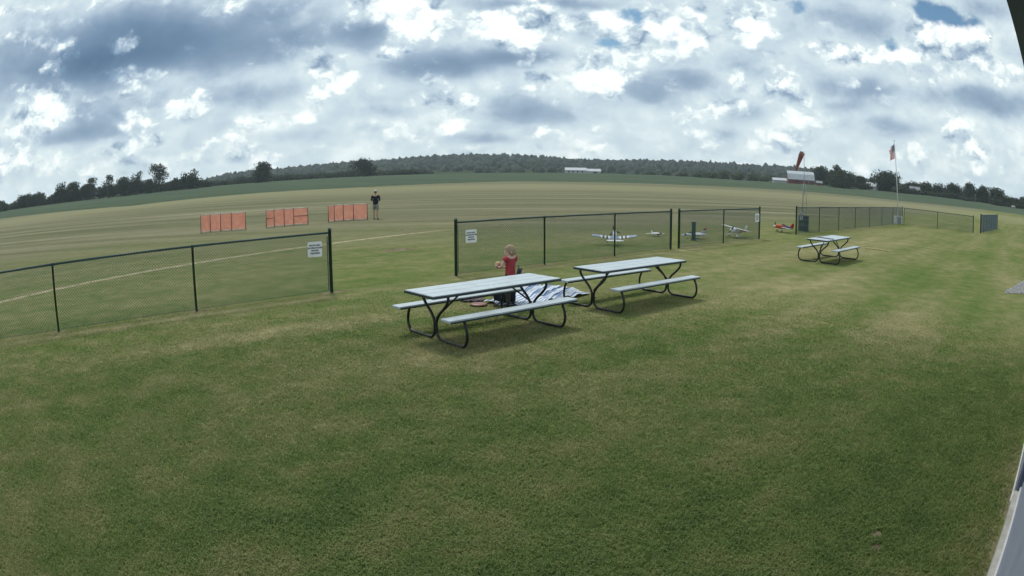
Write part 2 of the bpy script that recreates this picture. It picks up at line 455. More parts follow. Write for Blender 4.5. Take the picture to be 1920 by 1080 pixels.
def lawn_color(n, blades=False):
    """one colour field for the turf and for its blades, from world position"""
    P = n.n('ShaderNodeNewGeometry').outputs['Position']
    x, y, z = n.sep(P)
    P2 = n.comb(x, y, 0.0)
    u = n.vec('DOT_PRODUCT', P2, (FD[0], FD[1], 0)); w = n.math('SUBTRACT', n.vec('DOT_PRODUCT', P2, (FN[0], FN[1], 0)), float(FA @ FN))
    S = n.comb(n.math('MULTIPLY', u, .10), w, 0.0)              # stretched along the mowing direction
    T = n.comb(n.math('MULTIPLY', n.math('ADD', x, n.math('MULTIPLY', y, .12)), .07), n.math('ADD', y, n.math('MULTIPLY', x, -.05)), 3.0)
    r = n.vec('LENGTH', P2)
    Q2 = n.comb(u, n.math('ADD', w, float(FA @ FN)), 0.0)      # the lawn's own axes, along and across the fence
    big = n.noise(P2, .22, 3, .55)
    med = n.noise(n.vec('ADD', P2, (31, 7, 0)), 1.9, 6, .66)
    mow = n.noise(S, .75, 4, .55)
    fin = n.noise(P2, 9.0, 4, .65)
    fld = n.noise(T, .35, 5, .6)
    dry = n.math('MULTIPLY_ADD', n.math('SUBTRACT', big, .5), .6, n.rng(r, 3.0, 10.5, .32, .49))
    dry = n.math('MULTIPLY_ADD', n.math('SUBTRACT', med, .5), 1.35, dry)
    dry = n.math('MULTIPLY_ADD', n.math('SUBTRACT', mow, .5), .95, dry)
    dry = n.math('MULTIPLY_ADD', n.math('SUBTRACT', fin, .5), .55, dry)
    # dry and lush patches of the lawn: x, y, half sizes, turn, amount
    for px, py, rx, ry, ro, a in LAWN_PATCHES:
        pu, pw = px * FD[0] + py * FD[1], px * FN[0] + py * FN[1]
        ln = n.vec('LENGTH', n.vec('MULTIPLY_ADD', Q2, (1 / rx, 1 / ry, 0), (-pu / rx, -pw / ry, 0)))
        dry = n.math('MULTIPLY_ADD', n.rng(ln, 1.4, .1), a * .7, dry)
    c = n.ramp(dry, [(0.0, (.076, .124, .034)), (.25, (.114, .162, .046)), (.5, (.172, .188, .074)), (.75, (.246, .234, .114)), (1.0, (.34, .305, .165))])
    if blades:
        return c, r, fin
    # flying field beyond the fence: thinner, straw coloured with distance
    fgr = n.noise(n.comb(n.math('MULTIPLY', x, .25), y, 0.0), 1.6, 5, .7)
    fdry = n.math('MULTIPLY_ADD', n.math('SUBTRACT', fgr, .5), .5, n.math('MULTIPLY_ADD', n.math('SUBTRACT', fld, .5), 1.75, n.math('MULTIPLY_ADD', n.math('SUBTRACT', med, .5), .35, .5)))
    fc = n.ramp(fdry, [(.12, (.10, .115, .066)), (.42, (.162, .162, .100)), (.62, (.21, .20, .13)), (.9, (.31, .285, .195))])
    fieldmask = n.math('MULTIPLY', n.rng(w, 0.3, 9.0), n.rng(r, 13.0, 40.0))
    c = n.mix(fieldmask, c, fc)
    rim = n.math('MULTIPLY', n.rng(r, 80.0, 128.0), n.rng(r, 190.0, 150.0))
    c = n.mix(n.math('MULTIPLY', rim, .55), c, (.30, .29, .17))
    # worn line beyond the fence and bare spots
    soil = n.noise(n.vec('ADD', P2, (5, 5, 0)), 3.2, 5, .65)
    fit = n.math('ADD', n.math('MULTIPLY_ADD', y, LINE_C[1], LINE_C[0]), n.math('MULTIPLY', n.math('MULTIPLY', y, y), LINE_C[2]))
    off = n.math('ABSOLUTE', n.math('SUBTRACT', x, n.math('ADD', fit, n.math('MULTIPLY', n.math('SUBTRACT', soil, .5), .3))))
    line = n.math('MULTIPLY', n.rng(off, .32, .09), n.rng(y, 31.0, 26.0))
    c = n.mix(n.math('MULTIPLY', line, n.rng(soil, .34, .58, .15, .95)), c, (.48, .40, .28))
    bare = 0.0
    for px, py, rx, ry, ro, a in BARE_PATCHES:
        pu, pw = px * FD[0] + py * FD[1], px * FN[0] + py * FN[1]
        ln = n.vec('LENGTH', n.vec('MULTIPLY_ADD', Q2, (1 / rx, 1 / ry, 0), (-pu / rx, -pw / ry, 0)))
        bare = n.math('MAXIMUM', n.math('MULTIPLY', n.rng(n.math('ADD', ln, n.math('MULTIPLY', n.math('SUBTRACT', soil, .5), 1.6)), 1.05, .6), a), bare)
    c = n.mix(bare, c, n.mix(n.rng(soil, .35, .65), (.11, .085, .058), (.30, .25, .17)))
    return c, r, fin

LINE_C = [float(v) for v in np.polyfit([12.04, 13.54, 16.05, 18.48, 21.2, 23.41, 25.52, 27.55], [-13.7, -12.42, -10.87, -9.77, -8.74, -7.0, -5.4, -3.53], 2)[::-1]]
LAWN_PATCHES = [(7.2, 9.8, 3.6, 1.1, 35, 0.238), (8.5, 14.2, 4.5, 1.3, 30, 0.21), (13.5, 22.5, 6.0, 1.7, 20, 0.224), (18.5, 27.5, 7.0, 2.0, 25, 0.238), (23, 34, 8.0, 2.2, 40, 0.21),
                (2.2, 5.3, .75, .40, 30, 0.182), (-1.3, 7.7, 3.2, .9, 35, 0.154), (-3.5, 10.2, 3.0, .8, 40, 0.154), (-1.6, 5.6, 1.2, .5, 20, 0.14), (1.0, 7.4, 1.6, .55, 10, 0.126),
                (1.3, 3.9, 1.5, .9, 30, -0.112), (3.0, 4.3, 1.0, .9, 40, -0.168), (3.9, 6.4, 1.4, 1.0, 40, -0.14), (5.6, 8.0, 1.6, 1.0, 40, -0.14), (9.0, 10.2, 2.4, 1.2, 40, -0.154), (12.5, 14.5, 4, 1.6, 40, -0.168), (20, 22, 7, 2.2, 42, -0.14),
                (-2.2, 12.3, 2.4, 1.0, 45, -0.126), (-4.5, 15.2, 3.0, 1.1, 45, -0.112), (-4.5, 6.0, 2.0, .9, 45, -0.07), (2.5, 9.2, 1.8, .7, 40, -0.14), (-2.6, 4.0, 1.3, .7, 10, -0.07)]
LAWN_PATCHES += [tuple(FA + FD * u_ + FN * w_) + (rx_, ry_, 42, a_) for u_, w_, rx_, ry_, a_ in ((1, -.42, 9, .16, .34), (3, -1.0, 9, .40, -.26), (14, -.40, 5, .2, .3), (22, -.5, 5, .3, .2), (5, .8, 9, .5, -.16), (14, .9, 6, .6, -.16), (30, -7.2, .22, 6.0, -.34), (30.6, -7.2, .25, 6.0, .2), (8, -2.6, 9, .5, .16), (13.7, -5.2, 3.2, 1.6, .14), (23, -3.5, 8, 1.8, .16), (8, -11.6, 3.5, 1.2, -.2), (5, -11.4, 2.2, .9, -.14), (14, -6.5, 9, .5, .15), (16, -8.5, 9, .6, -.14))]
BARE_PATCHES = [(-8.33, 9.05, .40, .16, 42, .75), (-6.03, 11.2, .34, .15, 42, .85), (-3.74, 13.3, .42, .17, 42, .9), (-1.3, 15.5, .3, .15, 42, .6), (.83, 17.3, .7, .2, 42, .75), (2.9, 19.2, .7, .25, 42, .55),
                (6.2, 22.2, .9, .22, 42, .5), (-3.6, 21.2, .75, .5, -10, .9), (-4.0, 28.0, .8, .35, 10, .7), (2.58, 3.36, .07, .05, 10, .95), (2.48, 3.19, .075, .055, 30, .95),
                (4.1, 3.24, .5, .12, 39.5, .8), (3.45, 2.72, .4, .10, 39.5, .75), (2.95, 2.30, .5, .11, 39.5, .85), (4.9, 3.95, .5, .10, 39.5, .6), (-12.3, 16.4, .5, .4, 0, .3), (2.81, 27.04, .55, .3, 0, .8), (2.5, 35.0, 1.1, .45, 0, .6), (-4.73, 29.4, .9, .45, 0, .6), (7.9, 34.5, 1.1, .5, 0, .55), (-9.5, 40, 1.6, .6, 0, .4), (-1, 41, 1.8, .7, 0, .4)]

lawn_mat, n, b = new_mat('turf')
c, r_, fin_ = lawn_color(n)
P = n.n('ShaderNodeNewGeometry').outputs['Position']
g1 = n.noise(P, 55.0, 3, .7); g2 = n.noise(n.vec('MULTIPLY', P, (1, 1, .2)), 160.0, 2, .6)
c = n.mix(n.rng(g1, .3, .7, 0, .9), n.mix(.25, c, (.02, .026, .010)), n.mix(.16, c, (.3, .28, .14)))
n.put(b.inputs['Base Color'], c)
b.inputs['Roughness'].default_value = 1.0
b.inputs['Specular IOR Level'].default_value = 0.0
bn = n.n('ShaderNodeBump'); bn.inputs['Strength'].default_value = .5; bn.inputs['Distance'].default_value = .02
n.put(bn.inputs['Height'], n.math('ADD', g1, n.math('MULTIPLY', g2, .6))); n.put(b.inputs['Normal'], bn.outputs[0])

crop_mat, n, b = new_mat('young_crop')
P = n.n('ShaderNodeNewGeometry').outputs['Position']
f = n.noise(n.vec('MULTIPLY', P, (.05, .4, 1)), .5, 5, .6); f2 = n.noise(P, .9, 4, .7)
n.put(b.inputs['Base Color'], n.mix(n.rng(n.math('ADD', f, n.math('MULTIPLY', f2, .5)), .5, 1.0), (.058, .086, .055), (.092, .118, .075)))
b.inputs['Roughness'].default_value = 1.0; b.inputs['Specular IOR Level'].default_value = 0.0

azs = np.concatenate([np.arange(-180, -60, 6.0), np.arange(-60, 60, 1.0), np.arange(60, 180.1, 6.0)])
rings = [(lambda a, q=q: np.full_like(a, q)) for q in (0.001, .7, 1.5, 3, 5, 8, 12, 18, 26, 36, 48, 60)]
rings += [(lambda a, k=k: 60 + (interp(a, EDGE_R) - 60) * k) for k in (.15, .3, .45, .6, .75, .9, 1.0)]
polar_sheet('airfield_ground', azs, rings, ground_z, lawn_mat, 'structure')
rings = [(lambda a, k=k: interp(a, EDGE_R) + (520 - interp(a, EDGE_R)) * k) for k in (0, .004, .1, .2, .3, .4, .55, .7, .85, 1.0)]
def crop_z(az, r):
    return ground_z(az, r) + .28 * sstep(0, 1.2, r - interp(az, EDGE_R))
polar_sheet('crop_field_ground', azs, rings, crop_z, crop_mat, 'structure')

# wooded rise behind the fields: skyline height by bearing
SKYLINE = [(-75, .3), (-50, .25), (-31.2, .3), (-27.6, .56), (-24.7, 1.05), (-20.3, 1.17), (-16.5, 1.34), (-13.7, 1.46), (-11, 1.51), (-7.3, 1.69), (-4.5, 1.82), (-1.8, 1.8), (1.8, 1.69), (4.6, 1.48), (6.4, 1.34),
           (11, 1.45), (15.7, 1.5), (20.4, 1.47), (24.2, 1.45), (28.2, 1.3), (30.5, 1.0), (33, .85), (38, .75), (47, .62), (52, .5), (75, .4)]
wood_mat, n, b = new_mat('woodland_floor')
P = n.n('ShaderNodeNewGeometry').outputs['Position']
n.put(b.inputs['Base Color'], n.mix(n.noise(P, .05, 4), (.03, .045, .02), (.05, .065, .03)))
b.inputs['Roughness'].default_value = 1.0; b.inputs['Specular IOR Level'].default_value = 0.0
def hill_z(az, r):
    e0 = interp(az, TREE_E); e1 = np.maximum(interp(az, SKYLINE) - .65, e0 + .12)
    k = np.clip((r - 500) / 420, 0, 1)
    return CAM_H + r * np.tan(np.radians(e0 + (e1 - e0) * k ** .8)) - 2.0 * (r < 501) - np.clip((r - 930) * .05, 0, 30)
rings = [(lambda a, q=q: np.full_like(a, q)) for q in (500, 560, 640, 720, 800, 880, 930, 1050, 1250, 1400)]
polar_sheet('hill', np.arange(-80, 80.1, 1.0), rings, hill_z, wood_mat, 'structure')

# ------------------------------------------------------------------ foliage
def leaf_mat(name, dark, light, trans=.25):
    m, n, b = new_mat(name)
    at = n.n('ShaderNodeAttribute', attribute_name='tint').outputs['Fac']
    c = n.mix(at, dark, light)
    n.put(b.inputs['Base Color'], c)
    b.inputs['Roughness'].default_value = .8; b.inputs['Specular IOR Level'].default_value = .15
    tr = n.n('ShaderNodeBsdfTranslucent'); n.put(tr.inputs[0], c)
    mx = n.n('ShaderNodeMixShader'); mx.inputs[0].default_value = trans
    n.t.links.new(b.outputs[0], mx.inputs[1]); n.t.links.new(tr.outputs[0], mx.inputs[2])
    n.t.links.new(mx.outputs[0], n.t.nodes['Material Output'].inputs[0])
    return m
LEAF_DARK = leaf_mat('dark_leaves', (.014, .025, .012), (.042, .060, .026))
LEAF_MID = leaf_mat('mid_leaves', (.022, .036, .017), (.062, .082, .038))
LEAF_PALE = leaf_mat('pale_leaves', (.045, .062, .03), (.115, .135, .065))
LEAF_WOOD = leaf_mat('wood_leaves', (.012, .022, .013), (.034, .050, .026), .08)
BARK = pm('bark', (.07, .055, .042), .9, var=.35, scale=3, spec=.1)

def leaf_cloud(lobes, per, size, seed, hollow=.45, outward=.6):
    """leaf sprays spread through a set of lobes (x, y, z, rx, ry, rz): positions and quads as arrays"""
    g = np.random.default_rng(seed)
    V, T = [], []
    for (x, y, z, rx, ry, rz) in lobes:
        k = max(12, int(per * (rx * rz + rx * ry + ry * rz) / 3))
        d = g.normal(size=(k, 3)); d /= np.linalg.norm(d, axis=1)[:, None]
        rad = hollow + (1.06 - hollow) * g.random(k) ** .55
        # uneven outline
        rad *= 1 + .22 * np.sin(d[:, 0] * 5 + x) * np.sin(d[:, 2] * 6 + seed) + g.normal(size=k) * .06
        p = np.array([x, y, z]) + d * rad[:, None] * np.array([rx, ry, rz])
        nrm = d * outward + g.normal(size=(k, 3)) * (.55 if outward < 1 else .3) + np.array([0, 0, .35])
        nrm /= np.linalg.norm(nrm, axis=1)[:, None]
        a = np.cross(nrm, g.normal(size=(k, 3))); a /= np.linalg.norm(a, axis=1)[:, None]
        b = np.cross(nrm, a)
        s = size * (.55 + .9 * g.random(k))[:, None]
        q = np.stack([p - a * s - b * s * .6, p + a * s * .3 - b * s * .9, p + a * s + b * s * .5, p - a * s * .4 + b * s], 1)
        V.append(q.reshape(-1, 3)); t = g.random(k) * .75 + .25 * g.random(); T.append(np.repeat(t, 4))
    V = np.concatenate(V); T = np.concatenate(T)
    return V, T
def leaf_object(name, lobes, per, size, seed, mat, parent=None, hollow=.45):
    V, T = leaf_cloud(lobes, per, size, seed, hollow)
    me = raw_mesh(name, V, np.arange(len(V)), 4, mat, {'tint': T})
    o = bpy.data.objects.new(name, me); COL.objects.link(o)
    if parent is not None:
        o.parent = parent
    return o

def make_tree(az, top_el, width_deg, dist, label, style='round', mat=None, trunk_show=.2, group=None, name='tree', seed=0, cat='tree'):
    x, y, z0 = place(az, dist)
    H = CAM_H + dist * math.tan(R(top_el)) - z0
    Wd = 2 * dist * math.tan(R(width_deg / 2))
    root = thing(name, label, cat, (x, y, z0), 0, group)
    g = random.Random(seed * 13 + 5)
    lobes = []
    if style == 'round':
        nl = 11
        for i in range(nl):
            t = i / (nl - 1)
            zz = H * (trunk_show + .12 + (.80 - trunk_show) * t)
            spread = math.sin(math.pi * (.18 + .72 * t)) ** .8
            a = g.random() * 6.28
            rr = Wd * .5 * spread * (.30 + .42 * g.random())
            s = Wd * (.20 + .13 * g.random()) * (1.1 - .3 * t)
            lobes.append((math.cos(a) * rr, math.sin(a) * rr, min(zz, H - s * .85), s * 1.15, s * 1.1, s * .85))
        lobes.append((0, 0, H * .55, Wd * .36, Wd * .34, H * .32))
        lobes.append((g.uniform(-.1, .1) * Wd, 0, H - Wd * .17, Wd * .26, Wd * .24, Wd * .18))
    elif style == 'split':
        for sx, hh in ((-.27, .92), (.26, 1.0), (0.02, .70), (-.38, .58), (.38, .62)):
            s = Wd * (.20 + .06 * g.random())
            lobes.append((sx * Wd, g.uniform(-.1, .1) * Wd, H * hh - s, s * 1.15, s, s))
            lobes.append((sx * Wd * .85, g.uniform(-.1, .1) * Wd, H * hh - s * 2.2, s * 1.1, s, s * 1.1))
            lobes.append((sx * Wd * .5, 0, H * hh * .55, s, s, s * 1.3))
    elif style == 'open':
        for i in range(8):
            a = g.random() * 6.28
            rr = Wd * (.12 + .28 * g.random())
            zz = H * (.40 + .52 * i / 7)
            s = Wd * (.19 + .11 * g.random())
            lobes.append((math.cos(a) * rr, math.sin(a) * rr, min(zz, H - s * .8), s * 1.2, s * 1.1, s * .8))
        lobes.append((0, 0, H - Wd * .2, Wd * .26, Wd * .24, Wd * .2))
    elif style == 'bush':
        for i in range(7):
            a = g.random() * 6.28
            s = Wd * (.20 + .12 * g.random())
            hz = max(s * .5, min(H * (.25 + .6 * g.random()), H - s * .6))
            lobes.append((math.cos(a) * Wd * .3 * g.random() * 1.5, math.sin(a) * Wd * .25, hz, s * 1.3, s, min(s, H * .45)))
        lobes.append((0, 0, H * .45, Wd * .45, Wd * .35, H * .48))
    lobes = [(a, b, max(c, f * .7), d, e, f) for a, b, c, d, e, f in lobes]
    sz = .27 if dist < 400 else .34
    crown = leaf_object('crown', lobes, 26.0, sz * (1.15 if style != 'open' else 1.0), seed, mat or LEAF_DARK, root, .3)
    tb = MB()
    tr = max(.18, H * .022)
    bend = g.uniform(-.04, .04) * H
    tb.tube([(0, 0, -.3), (bend * .2, 0, H * .2), (bend * .6, 0, H * .45), (bend, 0, H * .75)], [tr * 1.35, tr, tr * .7, tr * .25], 7)
    for (lx, ly, lz, a, b, c) in lobes[:6]:
        zs = H * (.25 + .2 * g.random())
        tb.tube([(bend * .4, 0, zs), (lx * .5, ly * .5, (zs + lz) * .52), (lx, ly, lz)], [tr * .5, tr * .32, tr * .12], 5)
    tb.build('trunk', BARK, root)
    return root

LEFT_TREES = [
 (-47.97, .96, 1.5, 345, 'dark tree cut by the left edge of the photo', 'round'),
 (-46.84, .64, 1.9, 350, 'low wide tree at the left end of the hedgerow', 'bush'),
 (-45.13, 1.16, 2.2, 330, 'broad dome-shaped tree near the left end of the hedgerow', 'round'),
 (-43.57, 1.12, 1.8, 330, 'round-topped tree just right of the broad dome-shaped one', 'round'),
 (-42.16, .78, 1.5, 330, 'short tree in the dip before the twin dense trees', 'round'),
 (-41.24, 1.77, 1.5, 325, 'narrow spiky tree, left of the twin dense trees', 'split'),
 (-39.93, 1.63, 2.1, 325, 'dense wide tree with a flat top in the left hedgerow', 'round'),
 (-38.63, 1.31, 1.2, 325, 'small rounded tree tucked against the airy leaning tree', 'round'),
 (-37.97, 1.84, 1.3, 322, 'airy tree with a bare lower trunk in the left hedgerow', 'open'),
 (-36.28, 1.90, 1.25, 320, 'thin open tree standing alone with sky on both sides', 'open'),
 (-34.66, 1.56, 1.5, 320, 'full dark tree right of the thin open tree', 'round'),
 (-33.45, 1.91, 1.25, 318, 'pointed tree rising above the middle of the hedgerow', 'split'),
 (-32.19, 1.11, 1.3, 318, 'low round tree at the foot of the tallest hedgerow tree', 'round'),
 (-31.22, 2.40, 1.95, 315, 'tallest tree of the left hedgerow, with gaps in its crown', 'open'),
 (-29.73, 1.05, .8, 315, 'small pointed tree right of the tallest hedgerow tree', 'round'),
 (-28.37, 1.62, 1.85, 312, 'two-headed tree at the right end of the hedgerow', 'split'),
 (-21.71, 1.86, 1.95, 330, 'big dark tree standing out before pale woods, far behind the middle safety screen', 'round'),
 (-12.66, 1.71, 1.9, 340, 'big dark square-crowned tree above the right safety screen', 'round')]
for i, (a, e, w, d, lab, st) in enumerate(LEFT_TREES):
    make_tree(a, e, w, d, lab, st, LEAF_DARK, seed=i + 1, group='trees along the left hedgerow' if i < 16 else 'lone dark trees before the woods',
              trunk_show={'open': .3, 'split': .12}.get(st, .03))
RIGHT_TREES = [
 (27.07, 1.73, 1.8, 345, 'dark round tree right behind the red barn', 'round', LEAF_DARK),
 (28.57, 1.93, 1.3, 350, 'tall slim tree rising behind the pale bushy tree', 'round', LEAF_DARK),
 (29.23, 1.50, 2.4, 310, 'wide lighter green tree bulging forward right of the barn', 'round', LEAF_MID),
 (30.9, 1.19, 1.6, 345, 'medium tree between the bulging green tree and the white house', 'round', LEAF_DARK),
 (33.45, 1.72, 3.1, 325, 'largest dark domed tree, directly behind the flagpole', 'round', LEAF_DARK),
 (36.0, .99, 2.4, 335, 'low dark tree just right of the flagpole', 'round', LEAF_DARK),
 (37.19, 1.19, 1.8, 335, 'rounded tree above the small grey roof', 'round', LEAF_DARK),
 (38.63, 1.33, 1.4, 335, 'narrow tree with a notched top right of the grey roof', 'split', LEAF_DARK),
 (40.2, 1.35, 2.2, 330, 'broad dark tree in the middle of the right-hand tree row', 'round', LEAF_DARK),
 (42.1, 1.60, 2.0, 325, 'tall tree with paler foliage in the right-hand tree row', 'round', LEAF_MID),
 (43.5, 1.52, 1.8, 325, 'rounded tree left of the last tall tree in the right row', 'round', LEAF_DARK),
 (44.94, 1.50, 2.3, 320, 'last tall dark tree before the right row drops away', 'round', LEAF_DARK),
 (46.58, .88, 1.7, 330, 'low tree at the right end of the tree row', 'bush', LEAF_DARK),
 (47.9, .97, 1.4, 335, 'small tree cut by the right edge of the photo', 'bush', LEAF_DARK)]
for i, (a, e, w, d, lab, st, m) in enumerate(RIGHT_TREES):
    make_tree(a, e, w, d, lab, st, m, seed=40 + i, group='trees in the right-hand row', trunk_show=.03)
g_ = random.Random(3)
LEFT_SHORT = ['the tree cut by the left photo edge', 'the low wide end tree', 'the broad dome-shaped tree', 'the round-topped tree', 'the short tree in the dip', 'the narrow spiky tree', 'the dense flat-topped tree',
              'the small rounded tree', 'the airy bare-trunked tree', 'the thin open tree', 'the full dark tree', 'the pointed tree', 'the low round tree', 'the tallest hedgerow tree', 'the small pointed tree', 'the two-headed tree']
RIGHT_SHORT = ['the tree behind the barn', 'the tall slim tree', 'the bulging light green tree', 'the medium tree left of the house', 'the domed tree behind the flagpole', 'the low tree right of the flagpole', 'the tree above the grey roof',
               'the notched narrow tree', 'the broad dark tree', 'the tall paler tree', 'the rounded tree before the last tall one', 'the last tall dark tree', 'the low end tree', 'the tree cut by the right photo edge']
ORD = 'first second third fourth fifth sixth seventh eighth ninth tenth eleventh twelfth thirteenth fourteenth fifteenth sixteenth seventeenth eighteenth'.split()
_used = set()
def bush_label(az, trees, shorts, what):
    best = sorted(range(len(shorts)), key=lambda i: abs(trees[i][0] - az))
    for i in best[:3]:
        lab = '%s just %s of %s' % (what, 'left' if az < trees[i][0] else 'right', shorts[i])
        if lab not in _used:
            break
    _used.add(lab)
    return lab
k = 0
a = -48.6
while a < -26.5:
    make_tree(a, g_.uniform(.62, 1.12) - (.35 if a < -42 else 0) - (.25 if a > -28 else 0), g_.uniform(1.4, 2.0), 332 + g_.uniform(-6, 6), bush_label(a, LEFT_TREES, LEFT_SHORT, 'dark hedgerow bush'), 'bush', LEAF_DARK, name='bush', cat='bush',
              seed=80 + k, group='bushes at the foot of the left hedgerow')
    a += g_.uniform(.9, 1.15); k += 1
a = -26.0; kk = 0
while a < -8:
    if abs(a + 21.7) > .9 and abs(a + 12.66) > .9:
        make_tree(a, g_.uniform(.42, .72), g_.uniform(1.5, 2.2), 385 + g_.uniform(-15, 15), ORD[kk] + ' grey-green bush along the far field edge, right of the left hedgerow', 'bush', LEAF_MID, name='bush', cat='bush',
                  seed=120 + k, group='bushes along the far field edge, left of centre')
        kk += 1
    a += g_.uniform(.9, 1.3); k += 1
for kk, (a, e, w) in enumerate(sorted([(16.1, .54, 1.0), (17.29, .63, 1.2), (18.37, .75, 1.1), (19.65, .72, 1.2), (20.84, .66, 1.2), (21.9, .5, 1.0), (23.01, .56, .9), (13.3, .5, .8), (14.7, .53, 1.0), (12.0, .46, .8)], reverse=True)):
    make_tree(a, e, w, 365 + g_.uniform(-10, 10), ORD[kk] + ' pale green bush to the left of the white shed', 'bush', LEAF_PALE, name='bush', cat='bush',
              seed=160 + k, group='pale bushes left of the barn')
    k += 1
a = 31.2
while a < 47.5:
    make_tree(a, g_.uniform(.3, .6), g_.uniform(1.3, 1.9), 318 + g_.uniform(-6, 6), bush_label(a, RIGHT_TREES, RIGHT_SHORT, 'low green bush'), 'bush', [LEAF_DARK, LEAF_MID, LEAF_MID][k % 3], name='bush', cat='bush',
              seed=200 + k, group='bushes at the foot of the right-hand row')
    a += g_.uniform(.95, 1.4); k += 1

# far woods on the rise: one mass of crowns
g = np.random.default_rng(21)
VV, TT, FFw, nvw = [], [], [], 0
import bmesh
_b = bmesh.new(); bmesh.ops.create_icosphere(_b, subdivisions=3, radius=1.0)
BALL_V = np.array([v.co[:] for v in _b.verts]); BALL_F = np.array([[v.index for v in f.verts] for f in _b.faces]); _b.free()
for i in range(1500):
    az = g.uniform(-34, 50)
    t = 1.0 if i < 420 else g.random() ** .8
    r = 505 + 420 * t
    if i < 420:
        az = -34 + 84 * (i + g.random()) / 420
    e0 = float(interp(az, TREE_E)); e1 = float(interp(az, SKYLINE))
    top = e0 + .42 + (e1 - e0 - .42) * t ** .8 + g.normal() * (.03 if i < 420 else .05) + (.02 if i < 420 else -.03)
    if top < .3:
        continue
    x, y = polar(az, r)
    ztop = CAM_H + r * math.tan(R(top))
    s = g.uniform(4.5, 8.0)
    hh = s * g.uniform(.9, 1.25)
    ph = g.uniform(0, 6.28, 6)
    P_ = BALL_V
    d = 1 + .13 * np.sin(P_[:, 0] * 4.2 + ph[0]) * np.sin(P_[:, 1] * 4.6 + ph[1]) + .12 * np.sin(P_[:, 2] * 5 + ph[2] + 2 * P_[:, 0]) + .09 * np.sin(P_[:, 0] * 9 + ph[3]) * np.sin(P_[:, 2] * 8 + ph[4]) + g.normal(size=len(P_)) * .045
    V = P_ * d[:, None] * np.array([s, s, hh * 1.5]) + np.array([x, y, ztop - hh * 1.5])
    FFw.append(BALL_F + nvw); nvw += len(V)
    VV.append(V); TT.append(np.full(len(V), g.random() ** 1.5 * .8) + g.random(len(V)) * .2)
VV = np.concatenate(VV); TT = np.concatenate(TT)
me = raw_mesh('far_woods', VV, np.concatenate(FFw).ravel(), 3, LEAF_WOOD, {'tint': TT}, smooth=True)
o = bpy.data.objects.new('far_woods', me); COL.objects.link(o)
tag(o, 'far wooded hill reading as one dark green mass behind the fields', 'woods', kind='stuff')

# ------------------------------------------------------------------ farm buildings
WHITE_WALL = pm('white_siding', (.36, .36, .36), .7, var=.06, scale=1, grime=(.4, .38, .34))
GREY_WALL = pm('grey_siding', (.40, .41, .43), .7, var=.08, scale=1)
RED_WALL = pm('red_boards', (.16, .035, .03), .8, var=.25, scale=1.5, grime=(.10, .04, .035))
METAL_ROOF = pm('metal_roof', (.40, .42, .45), .55, metal=.1, var=.08, scale=.8, grime=(.42, .40, .38))
GREY_ROOF = pm('grey_shingles', (.22, .22, .23), .85, var=.12, scale=2)
DARK_GLASS = pm('dark_glass', (.03, .035, .04), .15, var=.1, spec=.6)
def gable(L, D, hw, hr, ov=.4):
    """walls, and the two roof slopes, of a ridge-along-x building centred on the origin"""
    w = MB()
    for sy in (-1, 1):
        w.box((0, sy * (D / 2 - .08), hw / 2), (L, .16, hw))
    for sx in (-1, 1):
        x = sx * (L / 2 - .08)
        v = [(x - .08, -D / 2 + .16, 0), (x - .08, D / 2 - .16, 0), (x - .08, D / 2 - .16, hw), (x - .08, 0, hw + hr - .1), (x - .08, -D / 2 + .16, hw)]
        v += [(p[0] + .16, p[1], p[2]) for p in v]
        w.add(v, [(4, 3, 2, 1, 0), (5, 6, 7, 8, 9)] + [(i, (i + 1) % 5, 5 + (i + 1) % 5, 5 + i) for i in range(5)])
    rf = MB()
    for sy in (-1, 1):
        e = ov * hr / (D / 2)
        v = [(-L / 2 - ov, sy * (D / 2 + ov), hw - e), (L / 2 + ov, sy * (D / 2 + ov), hw - e), (L / 2 + ov, 0, hw + hr), (-L / 2 - ov, 0, hw + hr)]
        v += [(p[0], p[1], p[2] + .18) for p in v]
        rf.add(v, [(3, 2, 1, 0), (4, 5, 6, 7)] + [(i, (i + 1) % 4, 4 + (i + 1) % 4, 4 + i) for i in range(4)])
    return w, rf
def windows(parent, xs, y, z, w=1.0, h=1.2):
    for x in xs:
        fr = MB().box((x, y - .04, z), (w + .2, .06, h + .2)).build('window', WHITE_WALL, parent)
        MB().box((x, y - .085, z), (w, .03, h)).build('pane', DARK_GLASS, fr)
def building(name, label, cat, az, r, turn=0.0):
    x, y, z = place(az, r)
    return thing(name, label, cat, (x, y, z), -R(az) + R(turn))

b_ = building('farmhouse', 'long low white farm building before the wooded hill', 'building', 5.45, 470, 4)
w, rf = gable(14.5, 8, 2.4, 1.7); w.build('wall', WHITE_WALL, b_); rf.build('roof', METAL_ROOF, b_)
windows(b_, (-5, -2, 1.2, 4.4), -4, 1.4)
w, rf = gable(10, 7, 1.9, 1.6); w.build('wing_wall', WHITE_WALL, b_, (12.4, .6, 0)); rf.build('roof', METAL_ROOF, b_, (12.4, .6, 0))
MB().box((13.5, -2.98, 1.0), (2.6, .08, 1.9)).build('garage_door', DARK_GLASS, b_)

